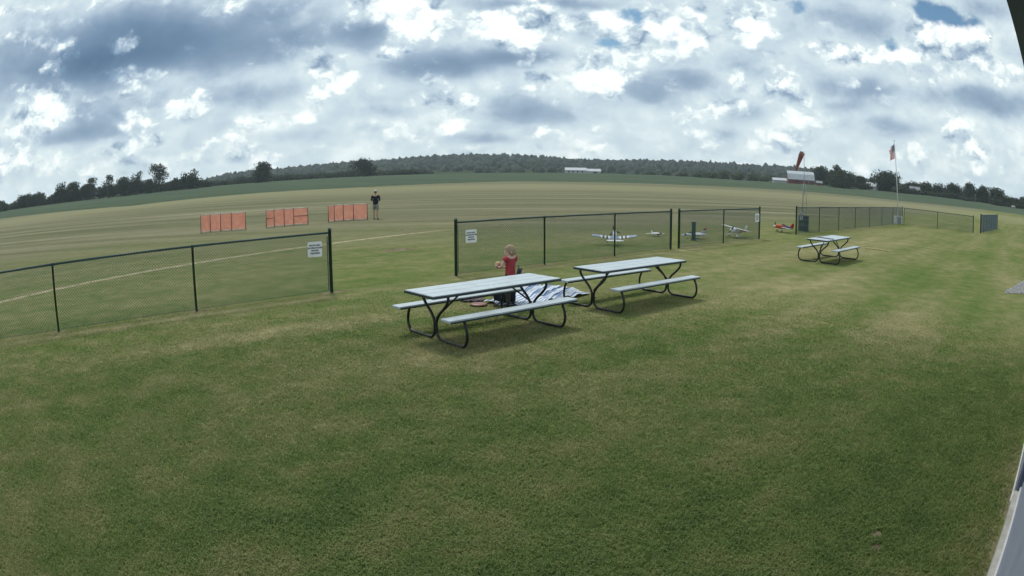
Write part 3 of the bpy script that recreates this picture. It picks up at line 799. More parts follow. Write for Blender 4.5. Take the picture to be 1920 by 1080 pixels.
b_ = building('barn', 'red barn with a big silver gambrel roof below the windsock', 'barn', 25.2, 330, 8)
L, D = 13.4, 9.0
w = MB()
prof = [(-D / 2, 0), (-D / 2, 2.3), (-D * .36, 4.7), (0, 6.1), (D * .36, 4.7), (D / 2, 2.3), (D / 2, 0)]
for sx in (-1, 1):
    x = sx * (L / 2 - .1)
    v = [(x - .1, y, z - (.12 if z > 2 else 0)) for y, z in prof] + [(x + .1, y, z - (.12 if z > 2 else 0)) for y, z in prof]
    w.add(v, [tuple(range(6, -1, -1)), tuple(range(7, 14))] + [(i, (i + 1) % 7, 7 + (i + 1) % 7, 7 + i) for i in range(7)])
for sy in (-1, 1):
    w.box((0, sy * (D / 2 - .1), 1.1), (L - .4, .18, 2.2))
w.build('wall', RED_WALL, b_)
rp = [(-D / 2 - .35, 2.05), (-D * .36, 4.72), (0, 6.15), (D * .36, 4.72), (D / 2 + .35, 2.05)]
rf = MB()
secs = [[(x, y, z) for y, z in rp] + [(x, y, z + .2) for y, z in reversed(rp)] for x in (-L / 2 - .4, L / 2 + .4)]
rf.loft(secs, smooth=False).build('roof', METAL_ROOF, b_)
MB().box((-2.4, -D / 2 - .05, 1.0), (2.4, .1, 1.9)).build('door', pm('barn_door', (.10, .03, .028), .8), b_)
windows(b_, (1.6, 4.2), -D / 2, 1.2, .7, .7)
b_ = building('shed', 'low white shed at the left side of the red barn', 'shed', 23.3, 322, 8)
w, rf = gable(6.6, 6, 1.5, 1.0); w.build('wall', WHITE_WALL, b_); rf.build('roof', METAL_ROOF, b_)
b_ = building('shed', 'small red lean-to shed at the right side of the barn', 'shed', 26.95, 322, 8)
w, rf = gable(2.6, 3, 1.4, .8); w.build('wall', RED_WALL, b_); rf.build('roof', GREY_ROOF, b_)
b_ = building('house', 'pale house half hidden left of the flagpole tree', 'house', 32.0, 318, -20)
w, rf = gable(5.6, 6, 2.0, 1.6); w.build('wall', WHITE_WALL, b_); rf.build('roof', GREY_WALL, b_); windows(b_, (-1.3, 1.2), -3, 1.2, .8, .9)
b_ = building('house', 'small house with a pale grey roof among trees right of the flagpole', 'house', 36.2, 326, 10)
w, rf = gable(5.4, 6, 1.7, 1.9); w.build('wall', pm('dim_siding', (.16, .165, .17), .8), b_); rf.build('roof', pm('pale_roof', (.20, .21, .23), .8), b_); windows(b_, (-1.2, 1.3), -3, 1.0, .8, .8)
WOOD_POLE = pm('pole_wood', (.20, .17, .14), .9, var=.2, spec=.1)
for az, top, lab in ((8.12, .86, 'utility pole right of the long white farm building'), (12.66, .8, 'utility pole standing before the middle of the wooded hill'), (42.6, .72, 'pale pole before the right-hand tree row')):
    x, y, z = place(az, 440 if az < 20 else 306)
    r_ = math.hypot(x, y); h = CAM_H + r_ * math.tan(R(top)) - z
    p = thing('utility_pole', lab, 'pole', (x, y, z), -R(az))
    MB().tube([(0, 0, -.3), (0, 0, h)], [.17, .11], 8).build('post', WOOD_POLE, p)
    MB().box((0, -.13, h - .7), (2.2, .1, .12)).build('crossarm', WOOD_POLE, p)
x, y, z = place(46.89, 300)
p = thing('storage_tank', 'small pale tank at the far field edge on the right', 'tank', (x, y, z + .2), -R(46.9))
MB().loft([[(xx, math.cos(a) * rr, 1.0 + math.sin(a) * rr) for a in np.linspace(0, 2 * math.pi, 12, endpoint=False)] for xx, rr in ((-1.2, .15), (-1.05, .45), (-.8, .6), (.8, .6), (1.05, .45), (1.2, .15))]).build('vessel', WHITE_WALL, p)
for sx in (-.6, .6):
    MB().box((sx, 0, .2), (.2, .8, .5)).build('leg', GREY_WALL, p)

# ------------------------------------------------------------------ clubhouse the camera hangs on
WD = np.array([.772, .636]); WN = np.array([-.636, .772]); W0 = np.array([3.14, 2.37])
WRZ = math.atan2(WD[1], WD[0])
club = thing('clubhouse', 'white clubhouse wall seen edge on along the right side of the lawn', 'building', (W0[0], W0[1], 0), WRZ)
CONC = pm('weathered_concrete', (.34, .33, .30), .9, var=.15, scale=7, bump=.3, spec=.2, grime=(.22, .21, .18))
SIDING = pm('pale_siding', (.21, .23, .29), .55, var=.05, scale=3, spec=.3, grime=(.24, .26, .30))
TRIM = pm('white_trim', (.52, .53, .53), .5, var=.04, scale=5)
FASCIA = pm('dark_fascia', (.085, .105, .16), .5, var=.2, scale=4)
SOFFIT = pm('grey_soffit', (.26, .28, .32), .7, var=.1, scale=3)
TJ = 1.22
MB().box(((-5 + TJ) / 2, -.15, .07), (5 + TJ, .30, .14), bev=.008).build('foundation', CONC, club)
MB().box(((-5 + TJ) / 2, -.066, .1605), (5 + TJ, .018, .041)).build('trim', TRIM, club)
for k in range(13):
    MB().add([(-5, -.072, .18 + k * .18), (TJ - .01, -.072, .18 + k * .18), (TJ - .01, -.088, .36 + k * .18), (-5, -.088, .36 + k * .18),
              (-5, -.12, .18 + k * .18), (TJ - .01, -.12, .18 + k * .18), (TJ - .01, -.12, .36 + k * .18), (-5, -.12, .36 + k * .18)],
             [(0, 1, 2, 3), (7, 6, 5, 4), (4, 5, 1, 0), (3, 2, 6, 7), (1, 5, 6, 2), (4, 0, 3, 7)]).build('siding_board', SIDING, club)
MB().box((3.2, -.09, 1.36), (2 * (3.2 - TJ - .012), .16, 2.62)).build('wall_panel', SIDING, club)
MB().box((3.2, .002, .015), (2 * (3.2 - TJ - .012), .018, .03)).build('trim', TRIM, club)
MB().box((TJ, -.085, 1.3), (.016, .10, 2.6)).build('corner_joint', FASCIA, club)
MB().box((-.2, -3.2, 1.3), (9.4, 6.1, 2.6)).build('wall', SIDING, club)
EZ = CAM_H + .40
MB().box((.3, .178, EZ + .10), (12, .05, .20)).build('fascia', FASCIA, club)
MB().box((.3, -.20, EZ + .02), (12, .69, .02)).build('soffit', SOFFIT, club)
rf = MB()
rf.add([(-5.8, .22, EZ + .21), (6.3, .22, EZ + .21), (6.3, -3.2, EZ + 1.5), (-5.8, -3.2, EZ + 1.5), (-5.8, -6.6, EZ + .21), (6.3, -6.6, EZ + .21),
        (-5.8, .22, EZ + .25), (6.3, .22, EZ + .25), (6.3, -3.2, EZ + 1.54), (-5.8, -3.2, EZ + 1.54), (-5.8, -6.6, EZ + .25), (6.3, -6.6, EZ + .25)],
       [(3, 2, 1, 0), (5, 2, 3, 4), (6, 7, 8, 9), (9, 8, 11, 10), (0, 1, 7, 6), (4, 10, 11, 5), (0, 6, 9, 3), (3, 9, 10, 4), (1, 2, 8, 7), (2, 5, 11, 8)])
rf.build('roof', GREY_ROOF, club)
# gravel beside the clubhouse
grav = pm('gravel', (.26, .25, .235), .95, var=.35, scale=22, bump=.6, spec=.15)
gp = [(13.35, 12.75), (14.0, 13.25), (14.9, 13.75), (15.8, 14.35), (16.9, 14.95), (19, 16.0), (21, 16.5), (21, 13), (17.5, 12.9), (15.5, 12.85), (14.4, 12.62)]
m_ = MB(); m_.add([(x, y, .008) for x, y in gp], [tuple(range(len(gp)))[::-1]])
go = m_.build('gravel_path', grav); tag(go, kind='structure')
g = np.random.default_rng(4)
VV, FF = [], []
cnt = 0
while cnt < 1500:
    x, y = g.uniform(13.2, 20), g.uniform(12.5, 16.4)
    inside = False
    for i in range(len(gp)):
        (x1, y1), (x2, y2) = gp[i], gp[i - 1]
        if (y1 > y) != (y2 > y) and x < (x2 - x1) * (y - y1) / (y2 - y1) + x1:
            inside = not inside
    if not inside:
        continue
    s = g.uniform(.014, .034)
    o8 = np.array([(1, 0, 0), (-1, 0, 0), (0, 1, 0), (0, -1, 0), (0, 0, 1), (0, 0, -1)]) * s * g.uniform(.6, 1.2, (6, 1)) + (x, y, .012 + s * .3)
    VV.append(o8)
    FF.append(np.array([(0, 2, 4), (2, 1, 4), (1, 3, 4), (3, 0, 4), (2, 0, 5), (1, 2, 5), (3, 1, 5), (0, 3, 5)]) + 6 * cnt)
    cnt += 1
me = raw_mesh('gravel', np.concatenate(VV), np.concatenate(FF).ravel(), 3, pm('pale_stone', (.36, .355, .36), .9, var=.3, scale=4))
o = bpy.data.objects.new('gravel', me); COL.objects.link(o); tag(o, 'loose pale gravel at the right edge of the lawn', 'gravel', kind='stuff')

# ------------------------------------------------------------------ chain-link fences
GREEN_PIPE = pm('green_pipe', (.024, .060, .054), .45, var=.25, scale=6, spec=.4)
GREEN_WIRE = pm('green_wire', (.022, .055, .052), .35, var=.2, scale=6, spec=.7)
BLUE_WIRE = pm('blue_green_wire', (.016, .055, .080), .5, var=.2, scale=6, spec=.6)
BLUE_PIPE = pm('blue_green_pipe', (.008, .028, .04), .45, var=.2, scale=6)
FH = 1.25
def chain_fence(name, label, pts, terms, group, wire_r=.0035, pitch=.062, H=FH, pipe=GREEN_PIPE, wire=GREEN_WIRE, line_r=.026, term_r=.037):
    """pts: post feet along the fence; terms: indices of the heavier end posts"""
    pts = [np.array(p, float) for p in pts]
    root = thing(name, label, 'fence', (pts[0][0], pts[0][1], 0), 0, group)
    L = lambda p, z: (p[0] - pts[0][0], p[1] - pts[0][1], z)
    for i, p in enumerate(pts):
        t = i in terms
        r, h = (term_r, H + .07) if t else (line_r, H - .015)
        prof = [(r, -.2), (r, h - .03)] + ([(r * 1.12, h - .03), (r * 1.12, h), (r * .8, h + .025), (.004, h + .04)] if t else [(r * 1.15, h - .03), (r * 1.15, h + .035), (r * .5, h + .05)])
        po = MB().lathe(prof, L(p, 0), 12).build('post', pipe, root)
        if t:
            q = pts[i + 1] if i + 1 < len(pts) and i + 1 not in () else pts[i - 1]
            d = (q - p) / np.linalg.norm(q - p)
            MB().box(L(p + d * .065, H * .5), (.016, .006, H - .12), math.atan2(d[1], d[0])).build('tension_bar', pipe, po)
            for z in (.2, .62, 1.03):
                MB().tube([L(p - d * .04, z), L(p + d * .075, z)], .012, 6).build('tension_band', pipe, po)
    for a, b in zip(pts[:-1], pts[1:]):
        MB().tube([L(a, H), L(b, H)], .022, 10).build('top_rail', pipe, root)
        ln = float(np.linalg.norm(b - a)); d = (b - a) / ln; nn = np.array([-d[1], d[0]])
        m = MB()
        z0, z1 = .03, H + .028
        hgt = z1 - z0
        off = -nn * .026
        for fam in (0, 1):
            k = -hgt
            while k < ln:
                u0, u1 = (k, k + hgt) if fam == 0 else (k + hgt, k)
                za, zb = z0, z1
                ua, ub = u0, u1
                # clip to the bay
                def cut(u, z, uu, zz, lim, low):
                    if (u < lim) if low else (u > lim):
                        t = (lim - u) / (uu - u); return lim, z + (zz - z) * t
                    return u, z
                if max(ua, ub) > .05 and min(ua, ub) < ln - .05:
                    ua, za = cut(ua, za, ub, zb, .04, True); ub, zb = cut(ub, zb, ua, za, .04, True)
                    ua, za = cut(ua, za, ub, zb, ln - .04, False); ub, zb = cut(ub, zb, ua, za, ln - .04, False)
                    if abs(ub - ua) > .01:
                        e = off + nn * (.0022 if fam else -.0022)
                        pa, pb = a + d * ua + e, a + d * ub + e
                        m.tube([L(pa, za), L(pb, zb)], wire_r, 3, cap=False, smooth=False)
                k += pitch
        m.tube([L(a + off, .05), L(b + off, .05)], wire_r, 3, cap=False, smooth=False)
        mo = m.build('chain_link', wire, root)
        mo['kind'] = 'stuff'
    return root
GRP = 'green chain-link fence runs between lawn and flying field'
on = lambda u, v=0.0: FA + FD * u + FN * v
chain_fence('chain_link_fence', 'nearest green chain-link fence, cut by the left edge, sign at its right end', [on(-6.2), on(-3.1), on(0), on(3.12, .04), on(6.2, .06)], (4,), GRP)
chain_fence('chain_link_fence', 'green chain-link fence run of three bays behind the two near picnic tables', [on(9.5, .06), on(12.39, .06), on(15.25, .02), on(18.22, .03)], (0, 3), GRP)
chain_fence('chain_link_fence', 'short two-bay green fence run with a small green post behind it', [on(18.66), on(21.72, -.02), on(24.86)], (0, 2), GRP)
D1, D8 = np.array([13.19, 28.41]), np.array([29.61, 42.31])
DP = [(13.19, 28.41), (15.5, 30.37), (17.82, 32.33), (20.13, 34.28), (22.48, 36.27), (24.86, 38.3), (27.26, 40.35), (29.61, 42.31)]
chain_fence('chain_link_fence', 'far seven-bay green fence run from the green barrel to the flagpole', DP, (0, 7), GRP, wire_r=.0042)
chain_fence('chain_link_fence', 'far two-bay green fence that turns off to the right of the flagpole', [(29.75, 42.22), (32.0, 40.1), (34.85, 38.14)], (2,), GRP, wire_r=.0042)
BP0, BP1 = np.array([36.5, 38.82]), np.array([47.5, 47.4])
chain_fence('chain_link_fence', 'short blue-green fence seen nearly end on at the far right', [BP0 + (BP1 - BP0) * t for t in np.linspace(0, 1, 8)], (0, 7), GRP, wire_r=.0045, pitch=.085, H=1.42, pipe=BLUE_PIPE, wire=BLUE_WIRE, line_r=.045, term_r=.06)

# ------------------------------------------------------------------ signs on the fences
SIGN = pm('white_sign', (.80, .80, .82), .4, var=.04, scale=8, grime=(.6, .6, .58))
INK = pm('sign_ink', (.03, .035, .06), .6, var=.1)
def text_mesh(body, size, mat, parent, loc, rot):
    cu = bpy.data.curves.new('lettering', 'FONT')
    cu.body = body; cu.size = size; cu.align_x = 'CENTER'; cu.align_y = 'CENTER'; cu.space_line = 1.28
    cu.extrude = .0006; cu.offset = .0022
    to = bpy.data.objects.new('lettering', cu)
    COL.objects.link(to)
    bpy.context.view_layer.update()
    me = bpy.data.meshes.new_from_object(to.evaluated_get(bpy.context.evaluated_depsgraph_get()))
    bpy.data.objects.remove(to)
    me.materials.clear(); me.materials.append(mat)
    o = bpy.data.objects.new('lettering', me); COL.objects.link(o)
    o.parent = parent; o.location = loc; o.rotation_euler = rot
    o['kind'] = 'stuff'
    return o
def sign(u, z, label, w=.33, h=.31, tilt=0.0):
    p = on(u, -.05)
    rz = math.atan2(FD[1], FD[0])
    s = thing('fence_sign', label, 'sign', (p[0], p[1], z), rz, 'white warning signs hung on the fence')
    m = MB(); q = .025; a, b = w / 2, h / 2
    pts = [(-a, -b + q), (-a + q * .3, -b + q * .3), (-a + q, -b), (a - q, -b), (a - q * .3, -b + q * .3), (a, -b + q), (a, b - q), (a - q * .3, b - q * .3), (a - q, b), (-a + q, b), (-a + q * .3, b - q * .3), (-a, b - q)]
    m.loft([[(x, .0015, zz) for x, zz in pts], [(x, -.0015, zz) for x, zz in pts]], smooth=False)
    m.build('plate', SIGN, s)
    text_mesh("PILOTS ONLY\nNO SPECTATORS\nBEYOND\nTHIS FENCE", .042, INK, s, (0, -.0028, 0), (R(90), 0, 0))
    s.rotation_euler = (0, R(tilt), rz)
    return s
sign(5.79, .948, 'white sign at the right end of the nearest left fence run', tilt=1)
sign(9.87, .915, 'white sign at the left end of the fence behind the child')
sign(24.54, .885, 'white sign at the right end of the short two-bay fence', w=.36, h=.34)
s_ = sign(29.5, .86, 'white sign at the left end of the far fence, before the green barrel', w=.40, h=.34)

# ------------------------------------------------------------------ picnic tables
def plank_mat():
    m, n, b = new_mat('grey_plank')
    tc = n.n('ShaderNodeTexCoord').outputs['Object']
    oi = n.n('ShaderNodeObjectInfo').outputs['Random']
    st = n.noise(n.vec('ADD', n.vec('MULTIPLY', tc, (1.2, 22, 4)), n.comb(oi, oi, 0.0)), 2.2, 6, .65)
    bl = n.noise(tc, 3.0, 4, .6)
    c = n.mix(n.rng(st, .3, .75), (.34, .40, .44), (.50, .56, .58))
    c = n.mix(n.rng(bl, .50, .75, 0, .65), c, (.22, .25, .26))
    c = n.mix(n.math('MULTIPLY', oi, .25), c, (.5, .54, .55))
    n.put(b.inputs['Base Color'], c)
    n.put(b.inputs['Roughness'], n.rng(st, .2, .8, .34, .55))
    b.inputs['Specular IOR Level'].default_value = .6
    bn = n.n('ShaderNodeBump'); bn.inputs['Strength'].default_value = .15; bn.inputs['Distance'].default_value = .004
    n.put(bn.inputs['Height'], st); n.put(b.inputs['Normal'], bn.outputs[0])
    return m
PLANK = plank_mat()
FRAME = pm('dark_steel_frame', (.010, .010, .012), .38, var=.3, scale=12, spec=.45, grime=(.022, .016, .013))
EDGE = pm('painted_edge_shade', (.030, .042, .050), .5, var=.2, scale=10)  # dark colour standing in for the shade on the plank edges
def smooth_path(pts, n=6):
    """Catmull-Rom through the points"""
    P = [Vector(p) for p in pts]; P = [P[0] * 2 - P[1]] + P + [P[-1] * 2 - P[-2]]
    out = []
    for i in range(1, len(P) - 2):
        for k in range(n):
            t = k / n
            a, b, c, d = P[i - 1], P[i], P[i + 1], P[i + 2]
            out.append(.5 * ((2 * b) + (c - a) * t + (2 * a - 5 * b + 4 * c - d) * t * t + (3 * b - a - 3 * c + d) * t ** 3))
    out.append(P[-2])
    return out
def picnic_table(loc, rz, label, sf, zt=.72, zb=.44):
    root = thing('picnic_table', label, 'picnic table', (loc[0], loc[1], 0), rz, 'picnic tables on the lawn')
    L, W = 2.44, .735
    pw = (W - .014) / 3
    for k in range(3):
        MB().box((0, (k - 1) * (pw + .007), zt - .019), (L - .004 * ((k * 7) % 3), pw, .038), bev=.006).build('top_plank', PLANK, root)
    for s in (-1, 1):
        MB().box((0, s * .634, zb - .019), (L, .225, .038), bev=.006).build('bench_plank', PLANK, root)
    for sy in (-1, 1):  # added dark strips: painted shade along the top and bench edges
        MB().box((0, sy * (W / 2 + .003), zt - .028), (L - .02, .010, .034)).build('edge_shade_strip', EDGE, root)
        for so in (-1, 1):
            MB().box((0, sy * .634 + so * .1145, zb - .031), (L - .02, .008, .022)).build('edge_shade_strip', EDGE, root)
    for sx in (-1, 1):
        MB().box((sx * (L / 2 + .003), 0, zt - .028), (.010, W + .014, .034)).build('edge_shade_strip', EDGE, root)
    x = L / 2 * sf
    for sx in (-1, 1):
        for sy in (-1, 1):
            path = smooth_path([(sx * x, sy * .325, zt - .045), (sx * x, sy * .315, zt - .12), (sx * x, sy * .24, zt - .21), (sx * x, sy * .10, zt - .33), (sx * x, sy * .028, zt - .44),
                                (sx * x, sy * .025, .20), (sx * x, sy * .035, .10), (sx * x, sy * .10, .035), (sx * x, sy * .20, .022), (sx * x, sy * .45, .022), (sx * x, sy * .62, .024), (sx * x, sy * .70, .055),
                                (sx * x, sy * .745, .15), (sx * x, sy * .735, .27), (sx * x, sy * .69, zb - .07), (sx * x, sy * .67, zb - .05)], 5)
            MB().tube(path, .021, 10).build('leg', FRAME, root)
            MB().box((sx * x, sy * .634, zb - .044), (.045, .20, .012)).build('bench_bracket', FRAME, root)
        MB().box((sx * x, 0, zt - .045), (.045, .66, .014)).build('top_bracket', FRAME, root)
        MB().tube([(sx * (x - .01), 0, zt - .40), (sx * (x - .52), 0, zt - .045)], .014, 8).build('brace', FRAME, root)
        MB().tube([(sx * x, -.03, .28), (sx * x, .03, .28)], .012, 8).build('bolt', FRAME, root)
    MB().box((0, 0, zt - .047), (.06, .66, .016)).build('top_bracket', FRAME, root)
    return root
picnic_table((-.389, 9.976), .7203, 'nearest grey-topped picnic table, with the child standing behind it', .77)
picnic_table((2.280, 12.326), .6846, 'middle grey-topped picnic table, right of the striped blanket', .90)
picnic_table((10.143, 18.996), .7269, 'farthest grey-topped picnic table, near the green barrel, with a loose board on it', .84)
# loose board across the far table
bd = MB().box((0, 0, .014), (.80, .10, .026), bev=.003).build('board', pm('old_board', (.20, .21, .23), .7, var=.25, scale=6), None, (10.143 - .40, 18.996 - .30, .722), .7269 + R(72))
tag(bd, 'loose grey board lying across the far picnic table', 'board')
bd = MB().box((0, 0, .012), (1.18, .085, .022), bev=.003).build('painted_strip', pm('faded_yellow', (.42, .36, .14), .8, var=.2, scale=6), None, (14.45, 22.55, .018), math.atan2(-.89, .77))
tag(bd, 'thin faded yellow strip lying in the grass right of the far table', 'strip')

# ------------------------------------------------------------------ orange safety screens
NET = None
m, n, b = new_mat('orange_net')
tc = n.n('ShaderNodeTexCoord').outputs['Object']
f = n.noise(tc, 4.0, 4, .6)
c = n.mix(n.rng(f, .3, .7), (.74, .30, .22), (.84, .40, .30))
n.put(b.inputs['Base Color'], c); b.inputs['Roughness'].default_value = .7; b.inputs['Specular IOR Level'].default_value = .2
tr = n.n('ShaderNodeBsdfTranslucent'); n.put(tr.inputs[0], c)
mx = n.n('ShaderNodeMixShader'); mx.inputs[0].default_value = .5
n.t.links.new(b.outputs[0], mx.inputs[1]); n.t.links.new(tr.outputs[0], mx.inputs[2])
n.t.links.new(mx.outputs[0], n.t.nodes['Material Output'].inputs[0])
NET = m
SCR_FRAME = pm('screen_frame', (.17, .10, .09), .5, var=.25, scale=6)
SCR_RAIL = pm('screen_rail', (.60, .56, .50), .5, var=.2, scale=6)
def safety_screen(pts, label, rails=(), H=.93):
    pts = [np.array(p, float) for p in pts]
    root = thing('safety_screen', label, 'safety screen', (pts[0][0], pts[0][1], 0), 0, 'orange mesh safety screens on the flying field')
    L = lambda p, z: (p[0] - pts[0][0], p[1] - pts[0][1], z)
    for p in pts:
        MB().tube([L(p, 0), L(p, H)], .022, 8).build('post', SCR_FRAME, root)
    for i, (a, b) in enumerate(zip(pts[:-1], pts[1:])):
        d = (b - a) / np.linalg.norm(b - a)
        for z, mt in ((H - .02, SCR_RAIL), (.05, SCR_RAIL)):
            MB().tube([L(a + d * .02, z), L(b - d * .02, z)], .02, 8).build('rail', mt, root)
        if i in rails:
            MB().tube([L(a + d * .02, H * .52), L(b - d * .02, H * .52)], .018, 8).build('rail', SCR_FRAME, root)
        # woven net: warp and weft strands
        m = MB()
        ln = float(np.linalg.norm(b - a)) - .05
        nn = np.array([-d[1], d[0]])
        nu, nz = int(ln / .030), int((H - .1) / .030)
        for k in range(nu + 1):
            u = .025 + ln * k / nu
            p0 = a + d * (u - .0095) + nn * .004; p1 = a + d * (u + .0095) + nn * .004
            m.add([L(p0, .06), L(p1, .06), L(p1, H - .03), L(p0, H - .03)], [(0, 1, 2, 3)])
        for k in range(nz + 1):
            z = .06 + (H - .1) * k / nz
            p0 = a + d * .025 + nn * .0065; p1 = a + d * (.025 + ln) + nn * .0065
            m.add([L(p0, z - .008), L(p1, z - .008), L(p1, z + .008), L(p0, z + .008)], [(0, 1, 2, 3)])
        m.build('net_panel', NET, root)
    return root
safety_screen([(-15.92, 30.75), (-15.55, 31.2), (-15.0, 31.4), (-14.42, 31.6), (-13.68, 31.85)], 'leftmost orange mesh screen, four plain panels')
safety_screen([(-12.74, 32.55), (-12.5, 33.15), (-12.04, 33.5), (-11.6, 33.85), (-10.87, 34.15)], 'middle orange mesh screen, with mid rails on its end panels', (0, 3))
safety_screen([(-10.05, 35.4), (-9.85, 35.95), (-9.38, 36.2), (-8.83, 36.4), (-8.09, 36.7)], 'orange mesh screen next to the standing man')

# ------------------------------------------------------------------ green post, barrel and mast with windsock, flagpole
GREEN_PAINT = pm('green_paint', (.018, .048, .040), .55, var=.2, scale=5, grime=(.03, .05, .045))
p = thing('utility_post', 'short square dark green post behind the two-bay fence', 'post', (6.9, 24.5, 0), -.28)
MB().box((0, 0, .30), (.155, .12, .74), bev=.012).build('body', GREEN_PAINT, p)
MB().box((0, 0, .685), (.175, .14, .05), bev=.012).build('cap', GREEN_PAINT, p)
MB().box((0, 0, .02), (.22, .17, .06), bev=.02).build('base', GREEN_PAINT, p)
bx, by = 14.72, 30.75
br = thing('barrel', 'dark green barrel around the foot of the windsock mast', 'barrel', (bx, by, 0))
MB().lathe([(.29, .0), (.29, .02), (.285, .24), (.297, .25), (.297, .27), (.285, .28), (.285, .50), (.297, .51), (.297, .53), (.285, .54), (.29, .76), (.297, .77), (.297, .79), (.275, .79), (.27, .72)], n=22).build('body', GREEN_PAINT, br)
MB().lathe([(.272, .74), (.272, .752)], n=22).build('lid', pm('barrel_lid', (.03, .035, .035), .6), br)
STEEL = pm('galvanised_steel', (.30, .32, .34), .45, metal=.5, var=.15, scale=8)
ws = thing('windsock', 'faded orange-red windsock drooping left from a slim lattice mast', 'windsock', (bx, by, 0))
legs = [(.13 * math.cos(a), .13 * math.sin(a)) for a in (R(90), R(210), R(330))]
for lx, ly in legs:
    MB().tube([(lx, ly, .753), (lx, ly, 1.9), (lx * .55, ly * .55, 2.42)], .011, 6).build('mast_leg', STEEL, ws)
m = MB()
for k in range(6):
    z = .95 + k * .22
    for i in range(3):
        a, b = legs[i], legs[(i + 1) % 3]
        m.tube([(a[0], a[1], z), (b[0], b[1], z + .22)], .0045, 4)
m.build('mast_bracing', STEEL, ws)
MB().tube([(0, 0, 1.8), (0, 0, 4.05)], .013, 8).build('pole', STEEL, ws)
sockm, n, b = new_mat('sock_cloth')
tc = n.n('ShaderNodeTexCoord').outputs['Object']
f = n.noise(tc, 6, 4, .6)
geo = n.n('ShaderNodeNewGeometry').outputs['Backfacing']
c = n.mix(n.rng(f, .3, .7), (.22, .085, .075), (.33, .145, .12))
n.put(b.inputs['Base Color'], c); b.inputs['Roughness'].default_value = .8
tr = n.n('ShaderNodeBsdfTranslucent'); n.put(tr.inputs[0], c)
mx = n.n('ShaderNodeMixShader'); mx.inputs[0].default_value = .35
n.t.links.new(b.outputs[0], mx.inputs[1]); n.t.links.new(tr.outputs[0], mx.inputs[2]); n.t.links.new(mx.outputs[0], n.t.nodes['Material Output'].inputs[0])
# cone hangs from a hoop at the mast top, mouth turned a little to the viewer
def ring_at(c0, axis, r, k=16, squash=1.0, wob=0.0):
    ax = Vector(axis).normalized(); s = ax.cross(Vector((0, 1, .2))).normalized(); t = ax.cross(s)
    return [tuple(Vector(c0) + s * math.cos(a) * r * (1 + wob * math.sin(3 * a)) + t * math.sin(a) * r * squash) for a in np.linspace(0, 2 * math.pi, k, endpoint=False)]
path = [((-.11, -.02, 3.97), (-.25, .55, -.8), .150), ((-.17, .02, 3.84), (-.4, .1, -.9), .148), ((-.25, .03, 3.64), (-.4, 0, -.9), .125), ((-.34, .03, 3.42), (-.4, 0, -.9), .100), ((-.42, .03, 3.22), (-.38, 0, -.92), .080), ((-.48, .02, 3.05), (-.35, 0, -.93), .062)]
MB().loft([ring_at(c0, ax, r, 16, .9 if i else 1, .05 * (i > 1)) for i, (c0, ax, r) in enumerate(path)], cap=False).build('sock', sockm, ws)
hp_ = ring_at(*path[0][:2], .155, 20)
MB().tube(hp_ + hp_[:2], .007, 5).build('hoop', STEEL, ws)
MB().tube([(0, 0, 4.03), (-.06, -.01, 4.06), hp_[5]], .008, 6).build('swivel', STEEL, ws)
fp = thing('flagpole', 'tall white flagpole standing in a white base box behind the far fence', 'flagpole', (29.15, 42.3, 0))
WHITE_PAINT = pm('white_paint', (.72, .73, .75), .4, var=.05, scale=4, grime=(.55, .55, .54))
MB().tube([(0, 0, .4), (-.18, 0, 3.6), (-.36, 0, 6.28)], [.042, .034, .022], 10).build('pole', WHITE_PAINT, fp)
MB().lathe([(.01, 0), (.04, .02), (.05, .05), (.035, .09), (.005, .10)], (-.36, 0, 6.27), 10).build('finial', STEEL, fp)
MB().box((0, 0, .30), (.60, .5, .60), bev=.03).build('base_box', WHITE_PAINT, fp)
MB().tube([(-.10, -.04, 1.2), (-.22, -.05, 3.6), (-.37, -.03, 6.2)], .004, 4).build('halyard', STEEL, fp)
fm, n, b = new_mat('flag_cloth')
uv = n.n('ShaderNodeUVMap').outputs[0]
u, v, _ = n.sep(uv)
stripe = n.math('GREATER_THAN', n.math('FRACT', n.math('MULTIPLY', n.math('ADD', v, 1e-4), 6.5)), .5)
c = n.mix(stripe, (.48, .02, .04), (.88, .87, .88))
cant = n.math('MULTIPLY', n.math('LESS_THAN', u, .4), n.math('GREATER_THAN', v, .4615))
su = n.math('SUBTRACT', n.math('FRACT', n.math('MULTIPLY', u, 15.0)), .5); sv = n.math('SUBTRACT', n.math('FRACT', n.math('MULTIPLY', v, 11.0)), .5)
star = n.math('LESS_THAN', n.math('ADD', n.math('MULTIPLY', su, su), n.math('MULTIPLY', sv, sv)), .07)
c = n.mix(cant, c, n.mix(star, (.015, .03, .13), (.75, .75, .78)))
n.put(b.inputs['Base Color'], c); b.inputs['Roughness'].default_value = .8
tr = n.n('ShaderNodeBsdfTranslucent'); n.put(tr.inputs[0], c)
mx = n.n('ShaderNodeMixShader'); mx.inputs[0].default_value = .35
n.t.links.new(b.outputs[0], mx.inputs[1]); n.t.links.new(tr.outputs[0], mx.inputs[2]); n.t.links.new(mx.outputs[0], n.t.nodes['Material Output'].inputs[0])
nu, nv = 28, 16
verts, uvs = [], []
for j in range(nv + 1):
    for i in range(nu + 1):
        u_, v_ = i / nu, j / nv
        hx, hz = -.335 - .012 * v_, 4.98 + 1.15 * v_
        x = hx - .56 * u_ ** .85 + .05 * math.sin(u_ * 9 + v_ * 2) * u_
        z = hz - .62 * u_ * (.45 + .55 * v_) - .03 * math.sin(u_ * 8) * u_
        y = .13 * math.sin(u_ * 10 + v_ * 2.5) * u_ ** .7 + .05 * math.sin(u_ * 19 - v_ * 3) * u_
        verts.append((x, y, z)); uvs.append((u_, v_))
